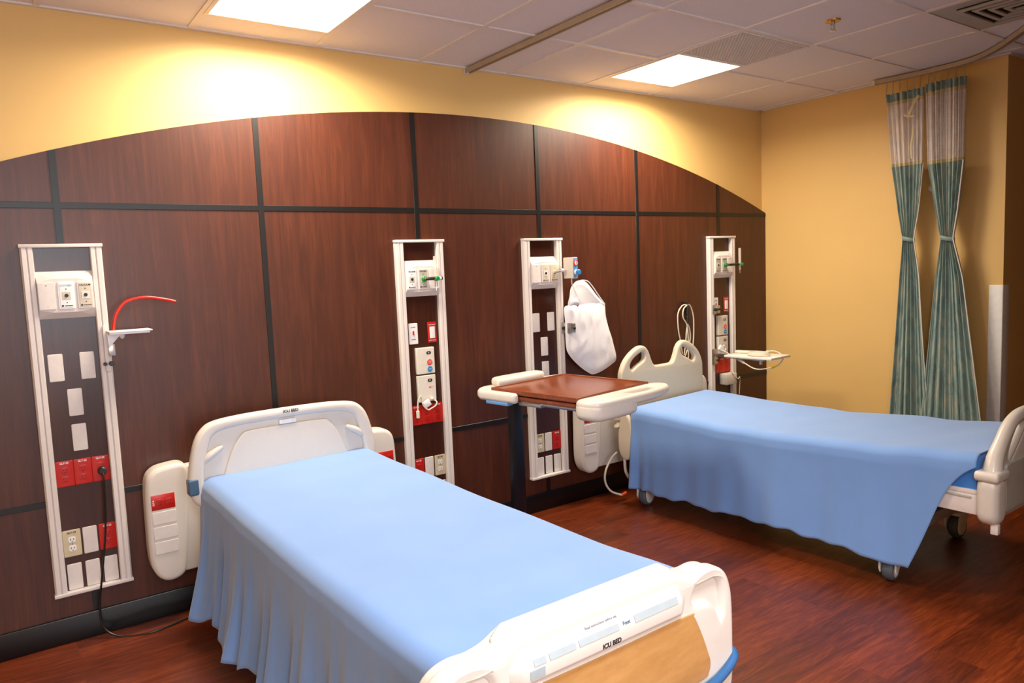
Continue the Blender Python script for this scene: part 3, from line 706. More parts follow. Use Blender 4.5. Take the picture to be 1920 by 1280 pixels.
# ------------------------------------------------------------------ wall bumper units behind the headboards
def bumper(x0, x1, label, idx):
    cx = (x0+x1)/2; hw = (x1-x0)/2
    t = thing('bumper_unit', label, 'wall bumper', (cx, -0.0145, 0.205), 0, 'moulded wall units behind the headboards')
    for s_ in (-1, 1):
        o = [(s_*hw, .12), (s_*(hw), .30), (s_*(hw-.004), .44), (s_*(hw-.016), .50), (s_*(hw-.05), .532), (s_*(hw-.10), .542), (s_*(hw-.16), .543), (s_*(hw-.19), .515), (s_*(hw-.19), .44), (s_*(hw-.175), .25), (s_*(hw-.155), .07), (s_*(hw-.14), .02), (s_*(hw-.10), .0), (s_*(hw-.055), .005), (s_*(hw-.018), .045)]
        MB().plate([smooth2(o[::s_], 4)], -.105, 0, .022, 5).build('side_block', 'bedwhite', t)
    MB().plate([[(-hw+.13, .015), (hw-.13, .015), (hw-.15, .52), (-hw+.15, .52)]], -.066, 0, .012, 3).build('centre_panel', 'bedwhite', t)
    for s_ in ((-1, 1)):
        X = s_*(hw-.072); y = -.105
        p = MB().box(X-.050, X+.050, y-.003, y, .345, .415, .0015).build('outlet_plate', 'red', t)
        outlet_face(p, X+.006, .380, 'red', horiz=True, y=y-.003)
        text('GLT-8', .010, 'white', p, (X-.041, y-.0033, .38), rot=(PI/2, -PI/2, 0), bold=.0003)
        for k in range(3): MB().box(X-.050, X+.050, y-.004, y, .278-k*.070, .335-k*.070, .0012, 1).build('blank_plate', 'plate', t)
    return t
bumper(-1.525, -0.265, 'white moulded wall unit behind the headboard of the near bed', 0)
bumper(1.075, 2.335, 'cream moulded wall unit behind the headboard of the far bed', 1)

# ------------------------------------------------------------------ beds
def caster(parent, x, y, ang=0.0, stem=0.16):
    c = bpy.data.objects.new('caster', None); COL.objects.link(c); c.parent = parent; c.location = (x, y, 0); c.rotation_euler = (0, 0, ang)
    mt = Matrix.Translation((0, 0, .065)) @ Matrix.Rotation(PI/2, 4, 'Y')
    MB().lathe([(.030, -.026), (.056, -.026), (.063, -.019), (.065, -.008), (.065, .008), (.063, .019), (.056, .026), (.030, .026)], mt, 32).build('wheel', 'tyre', c)
    MB().lathe([(.001, -.030), (.044, -.028), (.051, -.024), (.051, .024), (.044, .028), (.001, .030)], mt, 32).build('hub_cap', 'plate', c)
    o = [(-.02, .075), (-.035, .12), (-.02, .15), (.03, .15), (.055, .12), (.06, .07), (.045, .045), (.02, .05)]
    g = MB()
    for xx in (-.040, .032): g.plate([[(a, b) for a, b in o]], xx, xx+.008, .002, 2, mat=Matrix.Rotation(PI/2, 4, 'Z'))
    g.box(-.034, .034, -.03, .05, .132, .150, .004)
    g.build('fork', 'plate', c)
    MB().cyl((0, 0, .148), (0, 0, stem+.05), .018, 14).build('stem', 'plate', c)
    return c
def bed_frame(parent, hw, yh, yf, zt, wheels, z0=.30):
    g = MB()
    for s_ in (-1, 1): g.box(s_*(hw-.05), s_*hw, yf, yh, zt-.10, zt-.02, .006)
    for y in (yh-.03, (yh+yf)/2, yf+.03): g.box(-hw+.02, hw-.02, y-.03, y+.03, zt-.09, zt-.03, .004)
    g.build('deck_frame', 'plate', parent)
    g = MB()
    for s_ in (-1, 1): g.box(s_*(hw-.14), s_*(hw-.10), yf+.34, yh-.12, .20, .27, .005)
    for y in (yf+.36, yh-.14): g.box(-hw+.06, hw-.06, y-.03, y+.03, .19, .25, .005)
    for y in (yf+.62, yh-.50): g.box(-.25, .25, y-.03, y+.03, .25, zt-.09, .005)
    g.build('base_frame', 'grey', parent)
    for x, y, a in wheels: caster(parent, x, y, a)

# --- near bed
B1 = (-0.915, -0.20); R1 = math.radians(0.9)
bed1 = thing('hospital_bed', 'white plastic hospital bed nearest the camera, with oak-look footboard panel', 'bed', (B1[0], B1[1], 0), R1, 'hospital beds')
bed_frame(bed1, .395, -.09, -2.12, .56, [(-.37, -.24, .2), (.37, -.24, -.1), (-.37, -1.84, .1), (.37, -1.84, .3)])
half = [(-.12, .560), (-.26, .560), (-.36, .560), (-.405, .566), (-.44, .597), (-.456, .65), (-.456, .71), (-.440, .80), (-.418, .873), (-.388, .919), (-.342, .948), (-.247, .961), (-.1, .966)]
full = half+[(-x, z) for x, z in half[::-1]]
O = smooth2(full, 4)
inner = smooth2([(0, .60), (-.2, .60), (-.32, .60), (-.365, .612), (-.388, .66), (-.385, .74), (-.36, .84), (-.325, .895), (-.22, .915), (0, .92), (.22, .915), (.325, .895), (.36, .84), (.385, .74), (.388, .66), (.365, .612), (.32, .60), (.2, .60)], 4)
hb = MB().plate([O, inner[::1]], -.095, -.045, .020, 5).plate([[(x*.985, .74+(z-.74)*.985) for x, z in O]], -.072, -.048, .003, 2).build('headboard', 'bedwhite', bed1)
MB().plate([smooth2([(-.31, .57), (-.305, .68), (-.262, .80), (-.215, .868), (-.17, .885), (0, .888), (.17, .885), (.215, .868), (.262, .80), (.305, .68), (.31, .57)], 4)], -.086, -.070, .010, 4).build('raised_panel', 'bedwhite', hb)
for s_ in (-1, 1):
    MB().tube([(s_*.395, -.078, .765), (s_*.355, -.080, .80), (s_*.30, -.080, .83)], .014, 10, 5, taper=lambda u: .6+.7*math.sin(PI*u)).build('grip_ridge', 'bedwhite', hb)
    if s_ < 0: MB().plate([rrect(s_*.440-.022, s_*.440+.022, .632, .705, .010)], -.102, -.052, .006).build('corner_clip', 'slate', hb, label='slate blue corner clip')
    MB().cyl((s_*.405, -.094, .60), (s_*.405, -.097, .60), .007, 12).build('screw', 'dark', hb)
text('ICU BED', .020, 'ink', hb, (.02, -.0975, .951), rot=(PI/2-.3, 0, 0), bold=.0006)
MB().plate([rrect(-.035, .045, .892, .912, .002, 2)], -.090, -.0725, .0005).build('name_plate', 'white', hb)
# footboard
halff = [(.10, .765), (.245, .763), (.272, .757), (.315, .738), (.36, .730), (.405, .732), (.445, .724), (.477, .702), (.496, .662), (.505, .605), (.507, .50), (.503, .38), (.47, .30), (.40, .265), (.2, .255)]
FO = smooth2(halff+[(-x, z) for x, z in halff[::-1]], 4)
rec = smooth2([(.335, .655), (.345, .690), (.385, .705), (.425, .700), (.447, .672), (.452, .62), (.445, .585), (.425, .62), (.39, .645)], 4)
recL = [(-x, z) for x, z in rec[::-1]]
FX = .01
def fmat(): return Matrix.Translation((FX, 0, 0))
fb = MB().plate([FO, rec, recL], -2.262, -2.195, .022, 5, mat=fmat()).plate([[(x*.985, .51+(z-.51)*.985) for x, z in FO]], -2.243, -2.172, .010, 3, mat=fmat()).build('footboard', 'bedwhite', bed1)
# sloped control ledge along the top
g = MB(); b = bmesh.new()
pr_ = [(-2.185, .767), (-2.200, .770), (-2.262, .735), (-2.282, .690), (-2.282, .655), (-2.255, .640), (-2.185, .64)]
rings = [[b.verts.new((x, y, z)) for y, z in pr_] for x in (-.300, -.262, .262, .300)]
for i in (0, 3):
    for k, v in enumerate(rings[i]): v.co.y = -2.215+(v.co.y+2.215)*.62; v.co.z = .69+(v.co.z-.69)*.72
for A, C in zip(rings, rings[1:]):
    for k in range(7): b.faces.new((A[k], A[(k+1) % 7], C[(k+1) % 7], C[k]))
b.faces.new(rings[0][::-1]); b.faces.new(rings[-1]); bmesh.ops.recalc_face_normals(b, faces=b.faces)
bmesh.ops.bevel(b, geom=b.edges[:], offset=.006, segments=3, profile=.5, affect='EDGES')
g.take(b, fmat()); cp = g.build('control_panel', 'bedwhite', fb)
def slope(u): return u
# instruction strip: grey boxes and blue lettering lie on the sloped face
sl = math.atan2(.045, .020)
def onslope(x, q): # q from 0 (top) to 1 along the (-2.262,.735)->(-2.282,.690) face
    return (x+FX, -2.2625-.020*q-.0006, .735-.045*q)
srot = (sl, 0, 0)
def strip(x0, x1, q0, q1, mat, name):
    a_ = onslope(0, q0); c_ = onslope(0, q1)
    bb = bmesh.new(); off = -.0008
    vs_ = [bb.verts.new((x0+FX, a_[1]+off, a_[2])), bb.verts.new((x1+FX, a_[1]+off, a_[2])), bb.verts.new((x1+FX, c_[1]+off, c_[2])), bb.verts.new((x0+FX, c_[1]+off, c_[2]))]
    wv = [bb.verts.new(v.co+Vector((0, .0006, 0))) for v in vs_]
    bb.faces.new(vs_); bb.faces.new(wv[::-1])
    for k in range(4): bb.faces.new((vs_[k], wv[k], wv[(k+1) % 4], vs_[(k+1) % 4]))
    bmesh.ops.recalc_face_normals(bb, faces=bb.faces); q = MB(); q.take(bb); return q.build(name, mat, cp, smooth=False)
strip(-.235, -.20, .68, .98, 'label', 'label_strip'); strip(-.19, -.11, .68, .98, 'label', 'label_strip')
strip(-.10, .03, .68, .98, 'label', 'label_strip'); strip(.085, .245, .62, .98, 'label', 'label_strip')
for x, s_ in ((-.218, 'Bed'), (-.15, 'Control'), (.057, 'Foot'), (.222, 'Brake')):
    text(s_, .013, 'slate', cp, onslope(x, .80), rot=srot, bold=.0002)
text('Read instructions before use', .009, 'inkgrey', cp, onslope(-.02, .32), rot=srot)
text('ICU BED', .0165, 'ink', cp, (.004+FX, -2.2828, .664), bold=.0005)
MB().plate([rrect(-.238, -.195, .662, .684, .002, 2)], -2.2835, -2.2815, .0002).build('sticker', 'label', fb)
MB().plate([rrect(-.235, -.190, .612, .636, .002, 2)], -2.2632, -2.2618, .0002).build('sticker', 'white', fb)
text('STOP', .014, 'redtube', fb, (-.2, -2.2634, .625))
# inlay
hi = [(.30, .636), (.325, .626), (.338, .606), (.360, .560), (.382, .505), (.392, .472), (.385, .445), (.36, .432), (.20, .425)]
MB().plate([smooth2([(x, z-.004) for x, z in [(.0, .634)]+hi]+[(-x, z-.004) for x, z in hi[::-1]], 4)], -2.2655, -2.255, .0015, mat=fmat()).build('oak_panel', 'oak', fb, label='light oak-look inlay panel')
# blue bumper
bl = MB(); 
for s_ in (-1, 1):
    bl.tube([(s_*.506+FX, -2.225, .535), (s_*.508+FX, -2.228, .50), (s_*.508+FX, -2.232, .465)], .011, 10, 4)
    bl.tube([(s_*.510+FX, -2.225, .458), (s_*.500+FX, -2.262, .450), (s_*.44+FX, -2.274, .424), (s_*.36+FX, -2.276, .408), (s_*.18+FX, -2.276, .402), (0+FX, -2.276, .400)], .013, 12, 6)
bl.build('bumper_strip', 'steelblue', fb, label='blue bumper strip')

# --- far bed
B2 = (1.770, -0.20); R2 = math.radians(1.4)
bed2 = thing('hospital_bed', 'cream plastic hospital bed by the right wall, its headboard has two hand holes', 'bed', (B2[0], B2[1], 0), R2, 'hospital beds')
bed_frame(bed2, .405, -.09, -2.12, .53, [(-.375, -.165, 1.75), (.40, -.20, 1.6), (-.375, -1.76, 1.75), (.43, -1.73, 1.5)])
ho = [(1.330, .56), (1.330, .70), (1.330, .836), (1.345, .892), (1.378, .945), (1.430, .990), (1.500, 1.026), (1.555, 1.028), (1.597, .995), (1.625, .935), (1.648, .897), (1.680, .884), (1.748, .883)]
ho = [(x-1.748, z) for x, z in ho]; HO = smooth2([(-.405, .50)]+ho[:-1]+[(-x, z) for x, z in ho[:-1][::-1]]+[(.405, .50)], 4)
hl = [(1.438, .876), (1.420, .905), (1.440, .938), (1.485, .968), (1.540, .988), (1.560, .978), (1.562, .950), (1.545, .928), (1.49, .902)]
hl = smooth2([(x-1.748, z) for x, z in hl], 4); hr = [(-x, z) for x, z in hl[::-1]]
hb2 = MB().plate([HO, hl, hr], -.025, .020, .016, 5, mat=Matrix.Translation((-.022, 0, 0))).build('headboard', 'bedcream', bed2)
# posts and the lowered side rail at the head
g = MB().box(-.44, -.415, -.07, -.035, .45, .74, .008); g.build('rail_post', 'bedcream', bed2)
MB().box(-.475, -.435, -.03, .04, .555, .635, .006).build('latch_box', 'bedcream', bed2)
MB().plate([smooth2([(-.10, .30), (-.13, .36), (-.135, .50), (-.11, .58), (-.06, .61), (-.02, .57), (0, .48), (0, .36), (-.04, .30)], 4)], -.03, .03, .02, 4, mat=Matrix.Translation((-.452, -.005, 0)) @ Matrix.Rotation(math.radians(100), 4, 'Z') @ Matrix.Scale(.8, 4, Vector((1, 0, 0))) @ Matrix.Scale(.6, 4, Vector((0, 1, 0)))).build('side_rail_end', 'bedcream', bed2)
MB().tube([(-.445, -.04, .31), (-.445, -.045, .22), (-.43, -.06, .17)], .010, 10, 5).build('drain_hook', 'cable', bed2)
# footboard with rounded corner posts and hand holes
fo2 = [(.37, .405), (.41, .42), (.425, .50), (.425, .60), (.385, .665), (.335, .735), (.275, .79), (.215, .828), (.15, .853), (.07, .862)]
FO2 = smooth2([(-.06, .40)]+[(.06, .40)]+fo2+[(-x, z) for x, z in fo2[::-1]][0:], 4)
fh = smooth2([(.262, .672), (.235, .722), (.18, .778), (.13, .812), (.085, .815), (.075, .79), (.12, .745), (.19, .69), (.235, .66)], 4)
def f2m(): return Matrix.Translation((0, 0, 0))
fb2 = MB().plate([FO2, fh, [(-x, z) for x, z in fh[::-1]]], -2.215, -2.170, .020, 5, mat=f2m()).build('footboard', 'bedwhite', bed2)
for s_ in (-1, 1):
    MB().plate([rrect(s_*.395-.062, s_*.395+.062, .395, .615, .058, 8)], -2.240, -2.152, .034, 6).build('corner_post', 'bedwhite', fb2)
    MB().plate([rrect(s_*.395-.068, s_*.395+.068, .592, .636, .020, 5)], -2.244, -2.148, .013, 5).build('post_collar', 'bedwhite', fb2)
    MB().tube([(s_*.392, -2.195, .585), (s_*.385, -2.195, .625), (s_*.365, -2.195, .675), (s_*.300, -2.195, .740), (s_*.225, -2.195, .798), (s_*.15, -2.195, .826), (s_*.06, -2.195, .832)], .031, 16, 6, taper=lambda u: 1.5-.6*min(1, u*2)).build('grip', 'bedwhite', fb2)
    MB().tube([(s_*.255, -2.195, .655), (s_*.19, -2.195, .70), (s_*.12, -2.195, .755), (s_*.06, -2.195, .80)], .020, 12, 5).build('inner_grip', 'bedwhite', fb2)
MB().plate([rrect(-.31, .31, .43, .645, .02)], -2.224, -2.212, .004).build('inner_panel', 'grey', fb2)
MB().box(-.424, -.405, -2.17, -1.86, .43, .520, .005).box(-.424, -.400, -2.17, -1.88, .520, .540, .004).build('side_skirt', 'plate', bed2)
MB().box(-.428, -.422, -2.13, -1.95, .500, .510, .002).build('skirt_trim', 'grey', bed2)
MB().box(-.425, -.395, -2.235, -2.205, .360, .405, .004).build('foot_hook', 'plate', bed2)

# cord with coloured tip by the far bed
t = thing('bed_cable', 'beige cable with an orange tip hanging at the head of the far bed', 'cable', (1.24, -0.16, 0.12))
MB().tube([(.105, .0, .20), (.06, .0, .175), (.0, .0, .10), (-.01, .0, .02), (.03, -.01, -.05), (.10, -.04, -.085)], .007, 10, 6).build('flex', 'cable', t)
MB().cyl((.10, -.04, -.085), (.135, -.05, -.07), .010, 12, .003).build('tip', 'orange', t)

# mattresses
def mattress(loc, rz, hw, y0, y1, z0, zf, label):
    t = thing('mattress', label, 'mattress', (loc[0], loc[1], z0), rz, 'mattresses')
    n = 24; g = MB(); b = bmesh.new()
    prof = lambda zt: [(-hw+.01, 0), (-hw, .02), (-hw, zt-.03), (-hw+.03, zt), (hw-.03, zt), (hw, zt-.03), (hw, .02), (hw-.01, 0)]
    rings = []
    for i in range(n+1):
        y = y0+(y1-y0)*i/n; e = .02 if i in (0, n) else 0
        rings.append([b.verts.new((x*(1-e), y, z+(-e*.5 if z > .05 else 0))) for x, z in prof(zf(y)-z0)])
    for A, C in zip(rings, rings[1:]):
        for k in range(8): b.faces.new((A[k], A[(k+1) % 8], C[(k+1) % 8], C[k]))
    b.faces.new(rings[0]); b.faces.new(rings[-1][::-1]); bmesh.ops.recalc_face_normals(b, faces=b.faces)
    g.take(b); g.build('cover', 'mattress', t); return t
def ip(tab):
    def f(y):
        if y >= tab[0][0]: return tab[0][1]
        for (a, za), (c, zc) in zip(tab, tab[1:]):
            if y >= c: u = (y-a)/(c-a); u = u*u*(3-2*u); return za+(zc-za)*u
        return tab[-1][1]
    return f
Z1 = ip([(0, .70), (-.5, .694), (-1.2, .686), (-1.8, .690), (-2.15, .703)])
Z2 = ip([(0, .652), (-.2, .650), (-.75, .634), (-1.1, .636), (-1.6, .662), (-2.15, .700)])
mattress((B1[0]+.016, B1[1]), R1, .408, -.11, -2.15, .565, lambda y: Z1(y)-.008, 'blue mattress on the near bed, wholly under its pale sheet')
mattress(B2, R2, .425, -.10, -2.145, .535, lambda y: Z2(y)-.008, 'bright blue mattress on the far bed, its foot corner bare')

# sheets
def sheet(loc, rz, hw, y0, y1, zf, hemL, hemR, label, foldf, yfoot, yhead, wrinkle, ny=220):
    """hemL/hemR(y) hem heights on the -x / +x side; yfoot(s) shifts the foot edge along the drop"""
    t = thing('bed_sheet', label, 'sheet', (loc[0], loc[1], 0), rz, 'bed sheets')
    r = .055; nd, nr, nt = 34, 7, 30
    nu = 2*nd+2*nr+nt
    def f(u, v):
        k = round(u*nu)
        # section position
        def y_at(drop, x=None):
            a_ = y0+yhead(drop, -hw if side < 0 else hw if x is None else x); c_ = y1+yfoot(drop); return a_+(c_-a_)*v
        if k <= nd: side = -1; d_ = 1-k/nd; ph = 1.0
        elif k <= nd+nr: side = -1; d_ = 0; ph = 1-(k-nd)/nr
        elif k <= nd+nr+nt: side = 0
        elif k <= nd+2*nr+nt: side = 1; d_ = 0; ph = (k-nd-nr-nt)/nr
        else: side = 1; d_ = (k-nd-2*nr-nt)/nd; ph = 1.0
        if side == 0:
            x = -hw+r+(k-nd-nr)/nt*2*(hw-r); y = y_at(0, x)
            z = zf(y)+wrinkle(x, y)
            return (x, y, z)
        y = y_at(d_); zt = zf(y)+wrinkle(side*hw, y)
        if d_ == 0:
            a_ = ph*PI/2
            return (side*(hw-r+r*math.sin(a_)), y, zt-r+r*math.cos(a_))
        hem = (hemL if side < 0 else hemR)(y); z = (zt-r)+(hem-(zt-r))*d_
        return (side*(hw+foldf(side, y, d_)), y, z)
    g = MB(); g.grid(f, nu, ny)
    o = g.build('cloth', 'sheet', t, angle=180)
    md = o.modifiers.new('thickness', 'SOLIDIFY'); md.thickness = .0025; md.offset = 1
    return t
def fold1(side, y, d):
    s_ = math.sin
    w_ = .016*s_(y*17+1.3*s_(y*5))+.009*s_(y*41+2+1.5*d)+.006*s_(y*63)
    env = d**1.3*(1.0 if side < 0 else .5)
    head = math.exp(-((y+.14)/.10)**2)
    return .005+.016*d+.045*d*d+env*w_*1.5+head*.018*d
def hem1(y): return .125+.016*math.sin(y*13)+.010*math.sin(y*37+1)-.03*max(0, -y-1.2)+.03*max(0, (-y-1.6))
sheet((B1[0]+.016, B1[1]), R1, .424, -.072, -2.185, Z1, hem1, lambda y: .12+.012*math.sin(y*9), 'pale blue sheet draped over the near bed down to its left side',
      fold1, lambda d: 0.0, lambda d, x: .0, lambda x, y: .0016*math.sin(y*9+x*4)+.0012*math.sin(x*13+y*3))
def fold2(side, y, d):
    s_ = math.sin
    head = math.exp(-((y+.16)/.09)**2)
    w_ = .006*s_(y*15+1)+.004*s_(y*36)+.020*head*s_(y*48)
    return .004+.028*d**1.5+d*w_*(1.2)+.008*d*s_(y*4)
def hem2(y):
    base = .118+.022*math.exp(-((y+1.2)/.5)**2)
    return base+.006*math.sin(y*19)+.004*math.sin(y*43)-.012*max(0, min(1, (-y-1.5)/.4))
def wr2(x, y):
    q = y+.35*x
    return .0016*math.sin(q*21)*max(0, min(1, (-y-.4)*2))+.0022*math.sin(q*9+1)+.003*math.exp(-((x+.42)/.06)**2)*math.sin(y*26)*.5
sheet(B2, R2, .440, -.050, -2.150, Z2, hem2, lambda y: .30+.006*math.sin(y*17), 'blue sheet draped over the far bed, its foot corner pulled diagonally',
      fold2, lambda d: .10*(1-math.exp(-d*8))+.17*d**1.15, lambda d, x: -.055*(.44-x)/.88, wr2)

# ------------------------------------------------------------------ overbed table
TR = math.radians(9); TC = (0.547, -0.645)
t = thing('overbed_table', 'overbed table with reddish wood tray top and white plastic end handles', 'table', (TC[0], TC[1], 0), TR)
a, b = .305, .315; zt = .932
O_ = rrect(-a, a, -b, b, .012, 4)
top = MB().plate([O_], -.011, .011, .004, 2, mat=Matrix.Translation((0, 0, zt-.014)) @ Matrix.Rotation(-PI/2, 4, 'X'))
top.plate([O_, rrect(-a+.016, a-.016, -b+.016, b-.016, .008, 3)], -.005, .005, .003, 2, mat=Matrix.Translation((0, 0, zt-.003)) @ Matrix.Rotation(-PI/2, 4, 'X'))
top.build('tabletop', 'table_wood', t)
MB().box(-a+.006, a-.008, -b+.006, b-.006, zt-.054, zt-.030, .004).build('slide_out_top', 'table_wood', t)
MB().box(-a+.03, a-.02, -b+.02, b-.02, zt-.031, zt-.024).build('spacer', 'dark', t, smooth=False)
g = MB()
for xx in (-.275, -.06, .12): g.box(xx, xx+.03, -b-.03, b+.03, zt-.074, zt-.060, .003)
g.box(-.30, .24, -.06, .10, zt-.078, zt-.056, .004).box(-a+.012, -a+.04, -b, b, zt-.066, zt-.052, .003)
g.build('slide_rails', 'steel', t)
FLT = lambda z: Matrix.Translation((0, 0, z)) @ Matrix.Rotation(-PI/2, 4, 'X')
# plate() uses (x, z) -> after FLT: x, -? ; use helper to keep y sign
def slab(outline, z0, z1, bev, holes=()):
    f = lambda P: [(x, y) for x, y in P]
    g = MB(); mt = Matrix(((1, 0, 0, 0), (0, 0, 1, 0), (0, 1, 0, 0), (0, 0, 0, 1)))
    g.plate([f(outline)]+[f(h) for h in holes], z0, z1, bev, 4, mat=mt)
    bmesh.ops.recalc_face_normals(g.bm, faces=g.bm.faces); return g
near = smooth2([(-.300, -b+.003), (-.15, -b+.003), (0, -b+.003), (.15, -b+.003), (.295, -b+.003), (.338, -.337), (.355, -.385), (.33, -.425), (.26, -.455), (.10, -.475), (-.12, -.475), (-.27, -.468), (-.325, -.43), (-.335, -.36)], 4)
grip = smooth2([(.02, -.365), (.20, -.365), (.235, -.385), (.215, -.415), (.14, -.432), (.03, -.432), (-.005, -.40)], 4)
slab(near, zt-.056, zt-.004, .020, [grip]).build('end_handle', 'bedwhite', t, label='white end handle with finger hole')
slab(smooth2([(-.30, -b+.006), (-.16, -b+.004), (-.04, -b+.004), (-.01, -.36), (.0, -.42), (-.02, -.468), (-.12, -.478), (-.27, -.470), (-.327, -.432), (-.338, -.36)], 4), zt-.105, zt-.012, .032).build('handle_skirt', 'bedwhite', t)
far = smooth2([(-.300, b-.003), (-.15, b-.003), (0, b-.003), (.15, b-.003), (.295, b-.003), (.332, .345), (.30, .39), (.12, .41), (-.12, .44), (-.25, .44), (-.325, .40), (-.338, .35)], 4)
g = slab(far, zt-.066, zt-.008, .022)
me_ = bpy.data.meshes.new('t'); left_ = slab(rrect(-.352, -.303, .085, .375, .024, 6), zt-.066, zt-.009, .020); left_.bm.to_mesh(me_); left_.bm.free(); g.mesh(me_)
g.build('end_handle', 'bedwhite', t, label='white end cover by the wall')
slab(smooth2([(-.19, .325), (.12, .325), (.165, .37), (.13, .425), (-.16, .435), (-.21, .38)], 4), zt-.015, zt+.036, .022).build('rounded_pad', 'bedwhite', t)
slab(rrect(-.350, -.30, .14, .31, .01, 3), zt-.080, zt-.062, .004).build('release_lever', 'lightblue', t, label='light blue release lever')
slab(smooth2([(.02, -.362), (.20, -.362), (.238, -.385), (.218, -.418), (.14, -.435), (.03, -.435), (-.008, -.40)], 4), zt-.034, zt-.028, .002).build('handle_tray', 'bedwhite', t)
# mast and base (world offsets turned into the table's frame)
def loc(wx, wy):
    dx, dy = wx-TC[0], wy-TC[1]; return (dx*math.cos(TR)+dy*math.sin(TR), -dx*math.sin(TR)+dy*math.cos(TR))
mx_, my_ = loc(.392, -.335)
MB().box(mx_-.038, mx_+.038, my_-.028, my_+.028, .07, zt-.075, .006).build('mast', 'navy', t)
MB().box(mx_-.66, mx_+.045, my_-.035, my_+.035, .035, .085, .010).box(mx_-.66, mx_-.60, my_-.20, my_+.20, .035, .08, .01).box(mx_-.02, mx_+.045, my_-.20, my_+.20, .035, .08, .01).build('base', 'navy', t)
for x_ in (mx_-.63, mx_+.012):
    for y_ in (my_-.17, my_+.17):
        MB().cyl((x_-.010, y_, .024), (x_+.010, y_, .024), .024, 18, .003).build('wheel', 'tyre', t)

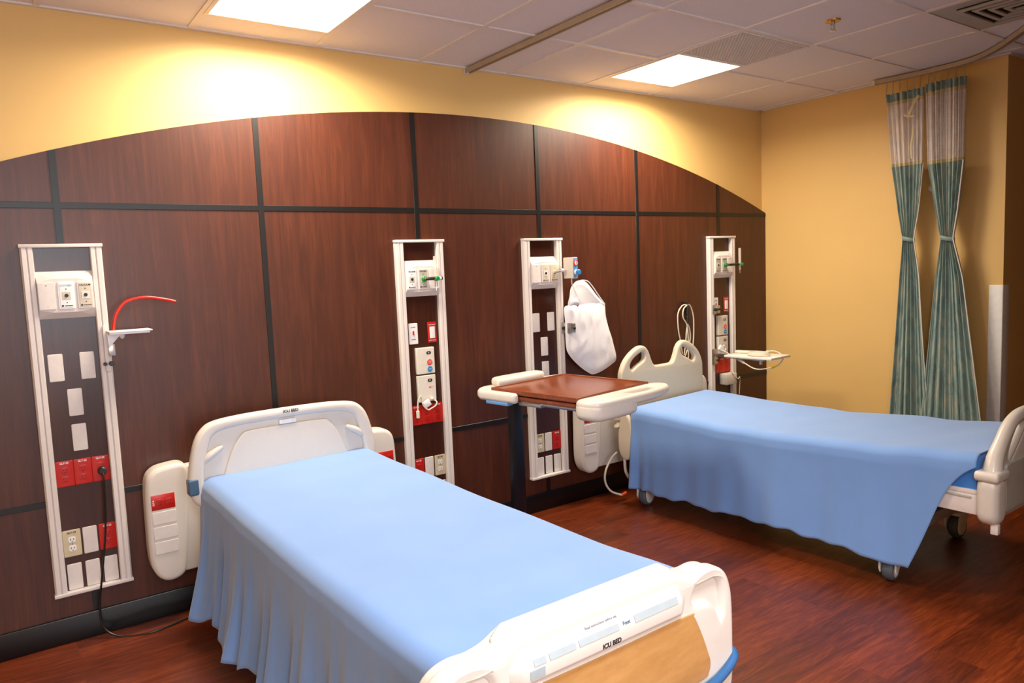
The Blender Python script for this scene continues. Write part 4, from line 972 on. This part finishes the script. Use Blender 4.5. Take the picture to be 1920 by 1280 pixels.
# ------------------------------------------------------------------ right wall: curtains, corner guard, holder
cg = thing('corner_guard', 'white protective strip wrapped around the right wall corner', 'corner guard', (XR, -1.745, 0.118))
MB().box(-.006, 0, -.006, .078, 0, 1.236, .002).build('left_leaf', 'white', cg)
MB().box(-.006, .085, -.006, 0, 0, 1.236, .002).build('right_leaf', 'white', cg)
th = thing('curtain_holder', 'small cream wall peg between the two tied curtains', 'peg', (XR, -1.316, 2.004))
MB().cyl((0, 0, 0), (-.035, 0, 0), .022, 18, .004).build('peg', 'cream', th)
MB().cyl((0, 0, 0), (-.006, 0, 0), .034, 18, .002).build('rose', 'cream', th)
def curtain(xc, ty, my, wy, by, ztop, zm, zw, zb, label, folds, seed):
    """ty/my/wy/by: (y0, y1) at top, net bottom, waist, hem (y0 > y1)"""
    t = thing('privacy_curtain', label, 'curtain', (xc, (ty[0]+ty[1])/2, zb), 0, 'teal privacy curtains tied back on the right wall')
    yc = (ty[0]+ty[1])/2
    def span(z):
        K = [(ztop, ty), (zm, my), (zw+.18, tuple(.55*a+.45*b for a, b in zip(wy, my))), (zw, wy), (zw-.25, tuple(.72*a+.28*b for a, b in zip(wy, by))), (zb, by)]
        for (za, a_), (zc, c_) in zip(K, K[1:]):
            if z >= zc: u = (za-z)/(za-zc); return (a_[0]+(c_[0]-a_[0])*u, a_[1]+(c_[1]-a_[1])*u)
        return by
    def pos(u, z, amp0=.022):
        y0, y1 = span(z); wd = abs(y1-y0)
        near_w = math.exp(-((z-zw)/.14)**2)
        amp = amp0*(1-.55*near_w)*(.7+.3*math.sin(seed+z*2))
        ph = u*folds*2*PI+.8*math.sin(u*5+seed)+.25*math.sin(z*3+seed)
        y = y0+(y1-y0)*(u+.012*math.sin(ph*1.0+1.2)*1.4)
        return Vector((amp*math.sin(ph)+.008*math.sin(ph*2.3+seed)-.015*near_w, y-yc, z-zb))
    Wd = abs(ty[1]-ty[0])*2.6
    def band(za, zc, nv): return (lambda u, v: pos(u, za+(zc-za)*v)), (lambda u, v: (u*Wd+seed, za+(zc-za)*v))
    def mk(za, zc, nv, name, mat, nu=150):
        f, q = band(za, zc, nv); g = MB(); g.grid(f, nu, nv, q); return g.build(name, mat, t, angle=180)
    mk(ztop, ztop-.055, 3, 'heading_tape', 'curtain'); mk(ztop-.055, ztop-.078, 2, 'heading_seam', 'hem')
    mk(ztop-.078, zm+.02, 30, 'net_panel', 'net'); mk(zm+.02, zm, 2, 'net_seam', 'hem')
    mk(zm, zb, 90, 'cloth', 'curtain')
    # stitched edge and tie
    g = MB(); g.tube([pos(1.0, zm+(zb-zm)*i/60) for i in range(61)], .004, 6); g.build('edge_hem', 'plate', t)
    y0, y1 = span(zw); g = MB()
    ring = [(-.012+.026*math.cos(a_), (y0+y1)/2-yc+(abs(y1-y0)/2+.003)*math.sin(a_), zw-zb) for a_ in [2*PI*k/24 for k in range(24)]]
    bb = bmesh.new(); R_ = [[bb.verts.new((p[0], p[1], p[2]+dz+.01*math.sin(2*PI*k/24))) for k, p in enumerate(ring)] for dz in (-.014, .014)]
    for k in range(24): bb.faces.new((R_[0][k], R_[0][(k+1) % 24], R_[1][(k+1) % 24], R_[1][k]))
    g.take(bb); tie = g.build('tie_band', 'curtain', t); md = tie.modifiers.new('th', 'SOLIDIFY'); md.thickness = .003
    # hooks up to the track
    g = MB(); nh = 6
    for i in range(nh):
        p = pos((i+.5)/nh, ztop-.005); zz = H-.038-zb
        g.tube([(p.x, p.y, p.z-.01), (p.x*.6, p.y, (p.z+zz)/2), (p.x*.2, p.y, zz)], .0022, 6, 3)
        for k in range(5):
            q = p.lerp(Vector((p.x*.2, p.y, zz)), (k+.5)/5); g.lathe([(.0005, -.004), (.0045, 0), (.0005, .004)], Matrix.Translation(q), 8)
    g.build('bead_hooks', 'steel', t)
    return t
curtain(3.095, (-1.040, -1.300), (-1.085, -1.298), (-1.178, -1.256), (-1.075, -1.365), 2.655, 2.165, 1.672, .30, 'teal curtain with white net top, tied at the waist, nearer the wooden wall', 6.0, 1.0)
curtain(3.085, (-1.312, -1.565), (-1.332, -1.565), (-1.430, -1.512), (-1.290, -1.720), 2.668, 2.150, 1.662, .30, 'teal curtain with white net top, tied at the waist, nearer the white corner guard', 6.5, 3.3)
st_ = thing('curtain_strap', 'loose cream strap dangling over the net tops of the curtains', 'strap', (3.045, -1.29, 2.60))
def ribbon(pts, w_):
    g = MB(); P = catmull(pts, 6); b_ = bmesh.new(); R_ = []
    for i, p in enumerate(P):
        d = (P[min(i+1, len(P)-1)]-P[max(i-1, 0)]).normalized(); s_ = d.cross(Vector((1, 0, 0))).normalized()*w_
        R_.append((b_.verts.new(p+s_), b_.verts.new(p-s_), b_.verts.new(p-s_+Vector((.003, 0, 0))), b_.verts.new(p+s_+Vector((.003, 0, 0)))))
    for A, C in zip(R_, R_[1:]):
        for k in range(4): b_.faces.new((A[k], A[(k+1) % 4], C[(k+1) % 4], C[k]))
    b_.faces.new(R_[0][::-1]); b_.faces.new(R_[-1]); bmesh.ops.recalc_face_normals(b_, faces=b_.faces)
    g.take(b_); return g
ribbon([(0, 0, 0), (-.006, .03, -.05), (-.008, .058, -.115)], .009).build('strap', 'hem', st_)
ribbon([(-.008, .09, -.110), (-.010, .06, -.125), (-.008, .02, -.128)], .006).build('strap_end', 'hem', st_)
ribbon([(0, .035, -.20), (-.004, .035, -.26), (-.002, .045, -.32), (-.003, .038, -.40)], .006).build('strap_tail', 'hem', st_)
